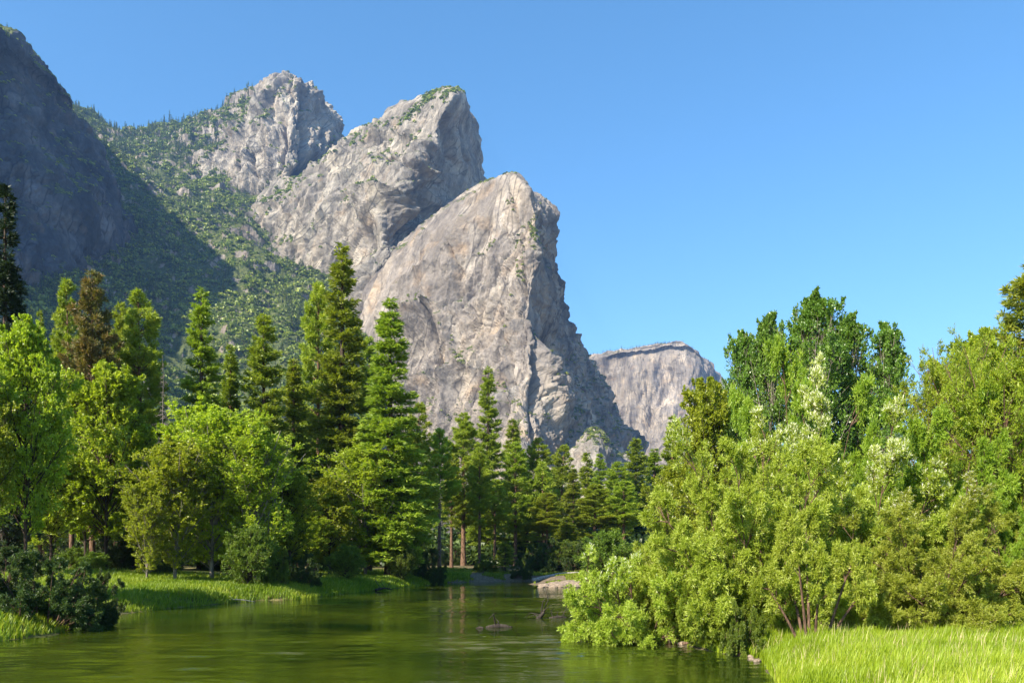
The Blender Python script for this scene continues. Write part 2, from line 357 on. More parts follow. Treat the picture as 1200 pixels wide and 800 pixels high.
wx = np.concatenate([np.linspace(-420, -62, 60), np.arange(-60, 36, 0.17)]); wy = axis(-5, 128, 0.09, 0.6, 18, 1.008)
WX, WY = np.meshgrid(wx, wy); WV = np.stack([WX.ravel(), WY.ravel(), np.zeros(WX.size)], 1)
wn = WV * np.array([0.85, 2.0, 0]); wn[:, 0] += 0.6 * vnoise(WV * 0.5, 3)
calm = 0.08 + 1.45 * smooth(-0.25, 0.3, fbm(WV * np.array([.05, .13, 0]), 3, 12))      # gusts: smooth and ruffled patches
WV[:, 2] = (0.020 * vnoise(wn, 1) + 0.009 * vnoise(wn * 2.1 + 5, 2) + 0.012 * vnoise(WV * np.array([.35, .6, 0]), 4)) * calm
wi = np.arange(len(WV)).reshape(WX.shape)
wq = np.stack([wi[:-1, :-1], wi[:-1, 1:], wi[1:, 1:], wi[1:, :-1]], -1).reshape(-1, 4)
cs = river_sd(*(WV[wq[:, 0]][:, :2].T)); wq = wq[cs < 4]
use = np.zeros(len(WV), bool); use[wq.ravel()] = True; remap = np.cumsum(use) - 1
w_o = obj("river", mesh_np("river", WV[use], remap[wq], M_WATER, smooth_sh=True)); w_o["kind"] = "structure"
print("ground", time.time() - T0)

# ------------------------------------------------------------------ mountains
def crspline(ctrl, nseg):
    """Catmull-Rom through the rows of ctrl (K, ...) with nseg samples per span"""
    K = len(ctrl); P = np.concatenate([[2 * ctrl[0] - ctrl[1]], ctrl, [2 * ctrl[-1] - ctrl[-2]]])
    outp = []
    for k in range(K - 1):
        ns = nseg[k]; t = (np.arange(ns) / ns).reshape((-1,) + (1,) * (ctrl.ndim - 1))
        a, b, c, d = P[k], P[k + 1], P[k + 2], P[k + 3]
        outp.append(0.5 * (2 * b + (c - a) * t + (2 * a - 5 * b + 4 * c - d) * t * t + (3 * b - a - 3 * c + d) * t ** 3))
    outp.append(ctrl[-1][None]); return np.concatenate(outp)
def grid_surface(rows, step):
    C = np.array([[W(*q) for q in r] for r in rows])
    dr = np.linalg.norm(np.diff(C, axis=0), axis=-1).mean(1); dc = np.linalg.norm(np.diff(C, axis=1), axis=-1).mean(0)
    nr = [max(3, int(v / step)) for v in dr]; nc = [max(3, int(v / step)) for v in dc]
    A = crspline(C, nr); B = crspline(np.swapaxes(A, 0, 1), nc)
    return np.swapaxes(B, 0, 1)
def normals(P):
    du = np.gradient(P, axis=0); dv = np.gradient(P, axis=1)
    return norm(np.cross(du, dv))
def basis(angle_deg, stretch):
    """a rotation in the picture plane (x,z) then squeeze, so cells come out long along the angle"""
    a = math.radians(angle_deg); c, s = math.cos(a), math.sin(a)
    R = np.array([[c, 0, s], [0, 1, 0], [-s, 0, c]]); return np.diag([1 / stretch, 0.8, 1]) @ R
def make_mountain(name, rows, step, mat, layers, big=(160, 22), seed=0, vegbias=0.0, vegz=0.55, feats=(), amask=None):
    qx0 = None
    P = grid_surface(rows, step); N = normals(P)
    mid = N.reshape(-1, 3); cen = P.reshape(-1, 3)
    if (np.einsum('ij,ij->i', mid, -cen)).mean() < 0: N = -N; flipf = True
    else: flipf = False
    sh = P.shape; p = P.reshape(-1, 3).copy(); nn = N.reshape(-1, 3)
    # warp the domain a little so the joints do not run dead straight
    warp = np.stack([fbm(p / 90., 3, seed + 3), fbm(p / 90., 3, seed + 4), fbm(p / 90., 3, seed + 5)], 1) * 14
    d = fbm(p / big[0], 4, seed, True); d = (d - d.mean()) * big[1]
    e = fbm(p * np.array([1, 1, .3]) / 40., 4, seed + 40, True); d += (e - e.mean()) * big[1] * 0.35
    tone = np.zeros(len(p))
    am = 1.0 if amask is None else amask(600 + p[:, 0] / p[:, 1] * F, HY - (p[:, 2] - CZ) / p[:, 1] * F)
    for (size, amp, ang, st, crack) in layers:
        q = ((p + warp) @ basis(ang, st).T) / size
        d1, d2, fc, rv = worley(q, seed + int(size))
        ed = smooth(0.0, max(0.035, 1.25 * step / size), d2 - d1)
        d += am * (amp * 2.6 * (fc.mean() - fc) - crack * (1 - ed))
        tone += (rv - .5) * min(1, size / 40.)
    # hand placed gullies (kind 0), overlapping sheets (kind 1) and ribs (kind 2): polyline, width, depth
    jit = np.stack([fbm(p / 35., 3, seed + 90), fbm(p / 35., 3, seed + 91)], 1) * 3.5
    qx = 600 + p[:, 0] / p[:, 1] * F + jit[:, 0]; qy = HY - (p[:, 2] - CZ) / p[:, 1] * F + jit[:, 1]
    for (kd, wd, dep, line) in feats:
        best = np.full(len(p), 1e9); side = np.zeros(len(p)); tt = np.zeros(len(p)); nl = len(line) - 1
        for k in range(nl):
            (ax, ay), (bx, by) = line[k], line[k + 1]; ex, ey = bx - ax, by - ay; L2 = ex * ex + ey * ey
            t = ((qx - ax) * ex + (qy - ay) * ey) / L2; tc = np.clip(t, 0, 1)
            dd = np.hypot(qx - ax - tc * ex, qy - ay - tc * ey); cr = ex * (qy - ay) - ey * (qx - ax)
            nr_ = dd < best; best = np.where(nr_, dd, best); side = np.where(nr_, np.sign(cr), side); tt = np.where(nr_, (k + tc) / nl, tt)
        endf = np.clip(np.sin(np.pi * np.clip(tt, 0.02, 0.98)) * 1.8, 0, 1)
        if kd == 0: d -= dep * endf * np.exp(-(best / wd) ** 2)
        elif kd == 2: d += dep * endf * np.exp(-(best / wd) ** 2)
        else: d += 1.7 * dep * endf * np.exp(-best / wd) * smooth(-0.8, 0.8, best * side)
    p = p + nn * d[:, None]
    P2 = p.reshape(sh); N2 = normals(P2); N2 = -N2 if flipf else N2
    nz = N2[..., 2].ravel()
    vn = fbm(p / 40., 4, seed + 70)
    veg = smooth(vegz - 0.15, vegz + 0.15, nz) * 0.9 + vn * 0.55 + vegbias - 0.35
    idx = np.arange(sh[0] * sh[1]).reshape(sh[:2])
    q = np.stack([idx[:-1, :-1], idx[:-1, 1:], idx[1:, 1:], idx[1:, :-1]], -1).reshape(-1, 4)
    if not flipf: q = q[:, ::-1]
    q = q[:, ::-1]
    o = obj(name, mesh_np(name, p, q, mat, vattr={"veg": np.clip(veg, 0, 1), "tone": np.clip(tone * .6 + .5, 0, 1)}))
    o["kind"] = "structure"
    print(name, sh, round(time.time() - T0, 1))
    return P2, N2, veg.reshape(sh[:2])

# nearest brother: the big buttress
M1 = [
 [(560,235,2000),(575,222,1800),(583,212,1560),(594,209,1500),(602,209,1480),(607,211,1480),(611,214,1530),(613,222,1650),(610,235,1900)],
 [(558,226,1900),(562,220,1650),(575,212,1440),(590,206,1405),(598,205,1385),(606,207,1370),(612,213,1410),(618,222,1520),(618,230,1800)],
 [(500,262,1900),(518,250,1600),(540,238,1490),(568,240,1420),(596,242,1370),(627,245,1325),(633,246,1385),(637,250,1490),(640,256,1800)],
 [(440,312,1950),(462,300,1660),(490,290,1540),(535,296,1440),(580,300,1360),(623,300,1290),(634,300,1365),(641,302,1500),(648,306,1800)],
 [(390,362,1950),(417,350,1690),(450,350,1550),(505,358,1440),(565,360,1340),(621,362,1255),(638,362,1370),(650,366,1560),(658,368,1830)],
 [(370,420,1950),(400,412,1680),(440,415,1520),(495,420,1400),(560,422,1310),(621,424,1225),(648,422,1370),(674,424,1580),(690,428,1850)],
 [(360,480,1900),(392,475,1650),(435,475,1480),(490,480,1365),(560,480,1270),(624,482,1185),(662,480,1340),(700,482,1560),(722,486,1850)],
 [(355,545,1850),(385,540,1600),(430,540,1430),(490,540,1310),(560,540,1215),(628,538,1125),(676,534,1290),(736,538,1500),(762,546,1830)],
 [(340,670,1750),(370,670,1500),(420,670,1300),(490,670,1170),(560,670,1060),(640,670,960),(715,670,1060),(780,670,1300),(840,670,1800)]]
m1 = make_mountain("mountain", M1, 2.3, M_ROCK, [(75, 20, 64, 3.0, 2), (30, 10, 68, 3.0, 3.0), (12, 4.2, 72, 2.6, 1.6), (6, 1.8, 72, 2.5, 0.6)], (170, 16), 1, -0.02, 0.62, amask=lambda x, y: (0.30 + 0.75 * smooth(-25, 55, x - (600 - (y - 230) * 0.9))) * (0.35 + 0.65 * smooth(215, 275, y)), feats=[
 (0, 2.2, 26, [(507,352),(509,385),(510,420),(513,440)]), (1, 14, 26, [(470,385),(492,372),(508,362),(530,362)]),
 (0, 2.0, 12, [(534,285),(536,305),(539,325)]), (0, 3, 26, [(607,290),(610,320),(615,355),(613,385)]), (0, 2, 14, [(580,300),(576,330),(566,350)]),
 (0, 3, 22, [(585,375),(590,420),(592,455),(598,500)]), (0, 2.5, 16, [(560,410),(556,450),(562,490)]), (0, 2, 12, [(600,225),(604,250),(600,280)]),
 (2, 7, 24, [(628,405),(640,450),(652,500)]), (0, 4, 30, [(624,400),(628,440),(622,480),(630,520)]), (2, 5, 14, [(520,370),(523,420),(530,470)]),
 (1, 10, 14, [(430,400),(470,340),(520,310),(560,260)]), (1, 9, 12, [(500,470),(540,430),(590,440)]), (1, 12, 18, [(470,470),(500,440),(515,450)]),
 (0, 2, 12, [(545,330),(530,350),(520,372)]), (0, 1.6, 10, [(560,300),(552,330),(545,360)]), (0, 1.6, 10, [(590,320),(584,350),(580,372)]),
 (0, 5, 26, [(500,500),(480,520),(470,550)])])
# middle brother
M2 = [
 [(440,152,2500),(470,130,2400),(500,120,2250),(516,114,2150),(526,112,2120),(534,113,2120),(541,117,2150),(545,124,2250),(545,135,2500)],
 [(425,168,2350),(458,141,2150),(497,113,1960),(511,108,1920),(521,106,1890),(534,108,1860),(541,112,1900),(547,120,1990),(548,130,2350)],
 [(390,188,2350),(412,170,2120),(442,153,2000),(470,140,1920),(494,140,1860),(514,143,1810),(531,146,1910),(551,152,2050),(556,160,2350)],
 [(355,212,2350),(372,199,2180),(407,188,2040),(435,180,1950),(465,180,1870),(497,178,1795),(524,182,1900),(556,190,2060),(562,195,2350)],
 [(310,232,2350),(328,222,2180),(362,222,2030),(400,222,1930),(438,220,1840),(474,216,1765),(514,225,1910),(561,228,2090),(570,232,2350)],
 [(280,268,2300),(295,260,2150),(335,262,2000),(375,266,1900),(415,266,1810),(458,260,1740),(503,268,1870),(564,272,2050),(578,275,2300)],
 [(270,320,2200),(286,315,2060),(325,315,1920),(365,318,1830),(405,318,1760),(442,316,1690),(495,320,1760),(566,325,1900),(590,330,2200)],
 [(260,400,2050),(275,400,1930),(315,400,1820),(355,400,1740),(397,400,1670),(440,400,1600),(495,400,1680),(570,400,1820),(600,400,2100)],
 [(240,670,1800),(260,670,1650),(305,670,1550),(350,670,1470),(395,670,1400),(440,670,1350),(495,670,1420),(580,670,1550),(620,670,1800)]]
m2 = make_mountain("mountain", M2, 3.0, M_ROCKM, [(110, 26, 37, 5.0, 3), (42, 15, 40, 4.5, 4), (17, 5.5, 46, 3.0, 2), (8, 2.4, 50, 2.5, 1)], (190, 18), 2, 0.0, 0.60, amask=lambda x, y: (1 - 0.65 * smooth(505, 530, x)) * (0.35 + 0.65 * smooth(105, 150, y)), feats=[
 (1, 11, 24, [(300,292),(340,262),(400,222),(450,190),(484,172)]), (1, 9, 20, [(296,262),(340,236),(385,205),(430,178),(470,152)]),
 (1, 8, 16, [(330,300),(390,262),(440,232)]), (0, 3, 30, [(452,186),(470,192),(484,206)]), (1, 14, 30, [(422,262),(436,240),(456,232),(470,246),(474,272)]),
 (0, 3, 26, [(474,225),(478,250),(470,275),(474,300)]), (0, 2.5, 20, [(402,262),(406,285),(404,310)]), (0, 2.5, 20, [(430,262),(433,290),(428,315)]),
 (2, 6, 18, [(446,250),(448,280),(452,310)]), (0, 3, 22, [(500,180),(507,205),(503,230)]), (1, 8, 18, [(470,200),(500,196),(520,215)]),
 (0, 3, 20, [(524,130),(528,165),(538,200)]), (0, 3, 18, [(540,135),(544,170),(552,205)]), (1, 8, 18, [(430,160),(460,152),(480,160),(500,170)])])
# upper brother
M3 = [
 [(290,125,2900),(305,112,2800),(320,102,2700),(332,97,2640),(346,95,2620),(356,104,2650),(366,113,2700),(372,125,2900)],
 [(285,118,2700),(303,106,2560),(318,97,2500),(331,90,2460),(346,90,2440),(357,101,2480),(367,108,2560),(374,116,2750)],
 [(252,158,2750),(272,141,2580),(290,127,2480),(318,124,2420),(346,123,2385),(364,124,2450),(380,127,2550),(388,132,2750)],
 [(215,190,2700),(244,174,2560),(272,166,2450),(304,156,2365),(340,156,2320),(370,157,2410),(393,160,2520),(405,164,2700)],
 [(190,200,2600),(222,190,2460),(262,190,2370),(300,192,2310),(337,194,2265),(370,192,2360),(402,192,2480),(420,195,2650)],
 [(185,250,2500),(220,240,2400),(262,238,2320),(300,238,2270),(338,240,2230),(375,240,2330),(410,240,2440),(430,240,2600)],
 [(180,400,2400),(220,400,2300),(262,400,2250),(300,400,2200),(340,400,2150),(380,400,2250),(415,400,2350),(440,400,2500)]]
m3 = make_mountain("mountain", M3, 3.6, M_ROCKM, [(95, 20, 68, 2.6, 0), (38, 12, 72, 2.4, 5), (16, 5, 66, 2.2, 2)], (170, 26), 3, -0.02, 0.66, feats=[
 (0, 4, 50, [(352,100),(358,130),(362,165),(356,200)]), (2, 5, 26, [(312,128),(314,160),(318,195)]), (0, 3, 34, [(290,170),(298,190),(302,212)]),
 (0, 3, 30, [(330,130),(333,165),(328,200)]), (0, 3, 26, [(275,165),(280,190),(284,210)]), (1, 9, 30, [(262,176),(290,152),(322,118),(340,96)]),
 (0, 3, 30, [(372,120),(380,150),(384,175)]), (0, 6, 60, [(400,168),(360,196),(325,216),(296,240),(270,262)])])
# shaded wall at the left, part of its shade is in the colour
def xyz(x, y, z): return (600 + x / y * F, HY - (z - CZ) / y * F, y)
M0y = [520, 720, 950, 1150]; M0x = [-930, -910, -900, -885]; M0z = [600, 680, 740, 810]
def m0row(dx, kz, dy=0): return [xyz(x + dx, y + dy, z * kz) for x, y, z in zip(M0x, M0y, M0z)]
M0 = [
 m0row(-600, 1.02, 300) + [(0,60,2200),(60,130,2250),(90,180,2250),(110,235,2200)],
 m0row(0, 1.0) + [(0,34,1350),(42,74,1430),(72,108,1490),(82,136,1570)],
 m0row(12, 0.88) + [(15,80,1330),(60,110,1410),(100,142,1490),(122,182,1620)],
 m0row(25, 0.72) + [(25,150,1300),(72,168,1385),(112,190,1470),(140,222,1640)],
 m0row(45, 0.55) + [(30,225,1270),(78,225,1350),(118,232,1450),(150,250,1650)],
 m0row(70, 0.35) + [(40,310,1240),(85,300,1330),(122,290,1450),(165,300,1680)],
 m0row(120, -0.02) + [(60,670,1200),(100,670,1300),(140,670,1450),(190,670,1700)]]
m0 = make_mountain("mountain", M0, 3.2, M_ROCKSH, [(85, 11, 55, 3.5, 2), (34, 8, 60, 3.2, 3), (14, 4.2, 64, 2.6, 1.5)], (180, 13), 4, 0.05, 0.5)
# the wooded slope and gully between them
cols = [-500, -250, -60, 20, 80, 140, 195, 245, 290, 335, 385, 440, 500]
def row(pys, Ys): return [(c, a, b) for c, a, b in zip(cols, pys, Ys)]
M4 = [
 row([300,280,230,210,190,200,200,190,180,180,200,240,300],[3400]*13),
 row([160,150,130,122,124,155,150,136,114,128,160,230,290],[2500,2500,2600,2700,2750,2700,2680,2650,2620,2600,2600,2500,2500]),
 row([250,240,200,195,180,185,182,178,172,200,230,270,320],[1800,1900,2050,2150,2300,2400,2450,2480,2500,2500,2450,2400,2350]),
 row([330,310,262,250,232,222,222,218,220,238,262,300,350],[1300,1400,1500,1600,1800,2000,2150,2230,2290,2330,2250,2200,2150]),
 row([400,380,320,300,285,272,270,268,262,285,310,350,390],[1050,1130,1230,1330,1480,1680,1850,1980,2060,2100,2020,1980,1900]),
 row([450,430,380,360,345,332,325,318,304,320,345,392,430],[900,960,1060,1140,1240,1400,1560,1680,1700,1730,1680,1660,1800]),
 row([500,490,440,425,410,395,385,375,362,368,385,420,465],[800,850,930,1000,1060,1160,1280,1390,1440,1450,1460,1540,1750]),
 row([560,550,510,500,490,478,468,460,450,450,460,480,520],[700,740,800,850,900,960,1040,1110,1150,1190,1260,1430,1700]),
 row([680]*13,[500,520,560,600,620,650,690,720,760,820,950,1200,1600])]
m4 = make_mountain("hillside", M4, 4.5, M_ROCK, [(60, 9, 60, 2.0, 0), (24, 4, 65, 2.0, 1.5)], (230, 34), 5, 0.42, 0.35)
# far cliff across the valley
M5 = [
 [(560,470,4800),(640,460,4700),(690,440,4600),(730,425,4550),(770,415,4550),(800,415,4500),(830,440,4500),(850,470,4600),(880,520,4800)],
 [(560,450,4000),(640,435,3900),(688,422,3820),(722,411,3740),(762,405,3680),(800,403,3620),(826,424,3680),(842,447,3800),(868,500,4200)],
 [(560,470,3900),(640,455,3800),(690,440,3740),(722,425,3670),(762,417,3600),(804,412,3540),(832,436,3620),(850,465,3760),(880,520,4200)],
 [(560,510,3850),(640,500,3760),(695,490,3700),(725,480,3640),(765,475,3570),(808,470,3510),(838,480,3600),(862,500,3740),(900,550,4200)],
 [(560,560,3700),(640,555,3600),(700,545,3560),(730,545,3520),(770,540,3460),(812,535,3400),(850,540,3480),(880,560,3600),(920,590,4100)],
 [(560,680,3300),(640,680,3200),(700,680,3150),(740,680,3100),(780,680,3050),(820,680,3000),(870,680,3050),(910,680,3200),(960,680,3800)]]
m5 = make_mountain("mountain", M5, 6.5, M_ROCKF, [(120, 26, 88, 4.0, 0), (50, 15, 88, 4.5, 6), (24, 6, 88, 4, 2)], (260, 26), 6, -0.15, 0.75, amask=lambda x, y: 0.12 + 0.88 * smooth(412, 440, y))
# low buttress with a pale pinnacle at the foot of the big wall
M6 = [
 [(640,575,1250),(660,545,1250),(680,522,1250),(694,512,1240),(706,518,1250),(720,540,1260),(738,570,1280)],
 [(640,575,1190),(660,543,1180),(681,516,1165),(694,504,1150),(706,510,1170),(722,538,1200),(740,570,1240)],
 [(635,600,1150),(658,570,1130),(679,548,1115),(694,538,1105),(710,542,1130),(728,566,1170),(745,590,1220)],
 [(630,680,1080),(655,680,1050),(677,680,1030),(694,680,1010),(712,680,1040),(732,680,1080),(755,680,1150)]]
m6 = make_mountain("cliff", M6, 2.0, M_ROCKM, [(40, 5, 80, 2.2, 0), (16, 4, 80, 2.2, 2), (7, 2, 80, 2, 1)], (90, 8), 7, 0.25, 0.6)

# ------------------------------------------------------------------ plant builders
def tubes(P0, P1, r0, r1, k=5):
    """tapered k-sided tubes for many segments at once"""
    P0 = np.asarray(P0, float); P1 = np.asarray(P1, float); N = len(P0)
    D = norm(P1 - P0); up = np.where(np.abs(D[:, 2:3]) > 0.9, np.array([[1., 0, 0]]), np.array([[0., 0, 1]]))
    U = norm(np.cross(D, up)); Vv = np.cross(D, U)
    a = np.arange(k) * 2 * math.pi / k; ca = np.cos(a)[None, :, None]; sa = np.sin(a)[None, :, None]
    ring = U[:, None] * ca + Vv[:, None] * sa
    r0 = np.asarray(r0)[:, None, None]; r1 = np.asarray(r1)[:, None, None]
    V = np.concatenate([P0[:, None] + ring * r0, P1[:, None] + ring * r1], 1).reshape(-1, 3)
    b = (np.arange(N) * 2 * k)[:, None]; j = np.arange(k)[None]; jn = (j + 1) % k
    Q = np.stack([b + j, b + jn, b + k + jn, b + k + j], -1).reshape(-1, 4)
    return V, Q
def cards(P, D, L_, Wd, rng, wide=0.45):
    """one leaf-shaped face each: base, side, tip, side"""
    N = len(P); D = norm(D); S_ = norm(np.cross(D, rng.normal(size=(N, 3))))
    L_ = np.broadcast_to(np.asarray(L_, float), (N,))[:, None]; Wd = np.broadcast_to(np.asarray(Wd, float), (N,))[:, None]
    V = np.stack([P, P + D * L_ * wide + S_ * Wd / 2, P + D * L_, P + D * L_ * wide - S_ * Wd / 2], 1).reshape(-1, 3)
    return V, np.arange(N * 4).reshape(-1, 4)
def merge(parts):
    Vs, Fs, o = [], [], 0
    for V, Fc in parts:
        Vs.append(V); Fs.append(Fc + o); o += len(V)
    return np.concatenate(Vs), np.concatenate(Fs)

def conifer(seed, H_=40., R=4.5, zb=0.12, nb=300, style='fir', card=(0.5, 0.13), K=7, dens=9., mat=None, bark=None, brown=0.0, lean=0.0, light=False):
    rng = np.random.default_rng(seed); t = np.sort(rng.random(nb)) ** 0.92
    z = H_ * (zb + (0.995 - zb) * t)
    a = rng.random(nb) * 2 * math.pi
    if style == 'fir': prof = (1 - t) ** 0.80 * np.clip((t + 0.10) / 0.22, 0.4, 1)
    elif style == 'pine': prof = np.clip(1 - t ** 1.9, 0, 1) ** 0.75 * np.clip((t + 0.14) / 0.38, 0.35, 1)
    else: prof = (1 - t) ** 0.62 * np.clip((t + 0.05) / 0.3, 0.3, 1)
    gn = vnoise(np.stack([np.cos(a) * 1.3, np.sin(a) * 1.3, z / (H_ * 0.06)], 1), seed)
    r = R * (prof * (0.66 + 0.34 * rng.random(nb)) * (1 + 0.32 * gn)) + 0.30
    out_ = np.stack([np.cos(a), np.sin(a), 0 * a], 1); sid = np.stack([-np.sin(a), np.cos(a), 0 * a], 1)
    if style == 'pine': e = 0.05 + 0.55 * t; curl = 0.22
    else: e = -0.42 + 0.85 * t; curl = 0.08 if style == 'fir' else 0.15
    curl = curl + rng.normal(size=nb) * 0.06; e = e + rng.normal(size=nb) * 0.08
    bend = np.array([lean, lean * 0.3, 0.0])
    def axisp(zz): return np.stack([bend[0] * (zz / H_) ** 2 * H_, bend[1] * (zz / H_) ** 2 * H_, zz], 1)
    base = axisp(z)
    nt_ = np.maximum(3, (r * dens * (0.7 + 0.6 * rng.random(nb)))).astype(int)
    bi = np.repeat(np.arange(nb), nt_); M = len(bi)
    if style == 'pine': s = 1 - 0.62 * rng.random(M) ** 1.4
    else: s = 0.12 + 0.88 * rng.random(M) ** 0.8
    lat = (rng.random(M) * 2 - 1) * (0.42 if style != 'pine' else 0.34) * (1.05 - s * 0.8) * r[bi]
    P = base[bi] + out_[bi] * (r[bi] * s)[:, None] + sid[bi] * lat[:, None]
    P[:, 2] += r[bi] * (e[bi] * s + curl[bi] * s * s) - np.abs(lat) * 0.18 + rng.normal(size=M) * 0.07
    j = np.repeat(np.arange(M), K)
    D = out_[bi][j] * 0.75 + sid[bi][j] * (np.sign(lat[j]) * 0.45)[:, None] + rng.normal(size=(len(j), 3)) * (0.42 if style != 'pine' else 0.75)
    D[:, 2] += 0.12 if style != 'pine' else 0.38
    V, Q = cards(P[j] + rng.normal(size=(len(j), 3)) * card[0] * 0.14, D, card[0] * (0.7 + 0.6 * rng.random(len(j))), card[1], rng, 0.5)
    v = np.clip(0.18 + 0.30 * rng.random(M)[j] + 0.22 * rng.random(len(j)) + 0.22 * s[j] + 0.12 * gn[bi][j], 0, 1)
    if brown > 0: v = np.clip(v + brown * (vnoise(P / 2.5, seed + 5)[j] > 0.1) * (z[bi][j] < H_ * 0.6), 0, 1)
    R = float(np.percentile(np.hypot(V[:, 0], V[:, 1]), 96)); H_n = float(V[:, 2].max())
    # wood
    zz = np.linspace(-0.4, H_ * 0.985, 12); rr = (H_ * 0.0115 * (1 - np.clip(zz, 0, H_) / H_) ** 0.8 + 0.02); rr[0] *= 1.25
    ax = axisp(zz); tv = tubes(ax[:-1], ax[1:], rr[:-1], rr[1:], 7)
    ss = [0, 0.5, 0.92]; segs = [tv]
    br = 0.035 + r * 0.011
    for k in range(2):
        def pt(s_):
            q = base + out_ * (r * s_)[:, None]; q[:, 2] += r * (e * s_ + curl * s_ * s_); return q
        segs.append(tubes(pt(np.full(nb, ss[k])), pt(np.full(nb, ss[k + 1])), br * (1 - .45 * k), br * (0.6 - .35 * k), 3))
    if zb > 0.1:   # dead snags on the bare part of the trunk
        ns = int(14 * zb * 4); zs = rng.random(ns) * zb * H_ * 0.75 + zb * H_ * 0.25; aa = rng.random(ns) * 6.28
        b0 = axisp(zs); b1 = b0 + np.stack([np.cos(aa), np.sin(aa), -0.1 + 0 * aa], 1) * (0.4 + rng.random(ns) * R * 0.45)[:, None]
        segs.append(tubes(b0, b1, np.full(ns, 0.035), np.full(ns, 0.01), 3))
    TV, TQ = merge(segs)
    return (mesh_np("conifer_crown", V, Q, mat, fattr={"v": v}), mesh_np("conifer_trunk", TV, TQ, bark, smooth_sh=True), H_n, R)

def kids(P0, Vv, B, n_, smin, smax, ang, ratio, up, rng, spow=1.0):
    N = len(P0); s = smin + (smax - smin) * rng.random((N, n_)) ** spow
    pi = np.repeat(np.arange(N), n_); s = s.ravel()
    pos = P0[pi] + Vv[pi] * s[:, None] + B[pi] * (s * s)[:, None]
    tan = norm(Vv[pi] + 2 * B[pi] * s[:, None]); Lp = np.linalg.norm(Vv, axis=1)[pi]
    perp = norm(np.cross(tan, rng.normal(size=(len(pi), 3))))
    th = np.radians(ang[0] + (ang[1] - ang[0]) * rng.random(len(pi)))[:, None]
    D = norm(tan * np.cos(th) + perp * np.sin(th) + np.array([0, 0, up]))
    Ln = Lp * ratio * (1.15 - 0.75 * s) * (0.65 + 0.7 * rng.random(len(pi)))
    return pos, D * Ln[:, None], s, pi
def curve_tubes(P0, Vv, B, r0, r1, m_, k=4):
    ts = np.linspace(0, 1, m_ + 1); seg = []
    for a_, b_ in zip(ts[:-1], ts[1:]):
        seg.append(tubes(P0 + Vv * a_ + B * a_ * a_, P0 + Vv * b_ + B * b_ * b_, r0 + (r1 - r0) * a_, r0 + (r1 - r0) * b_, k))
    return merge(seg)
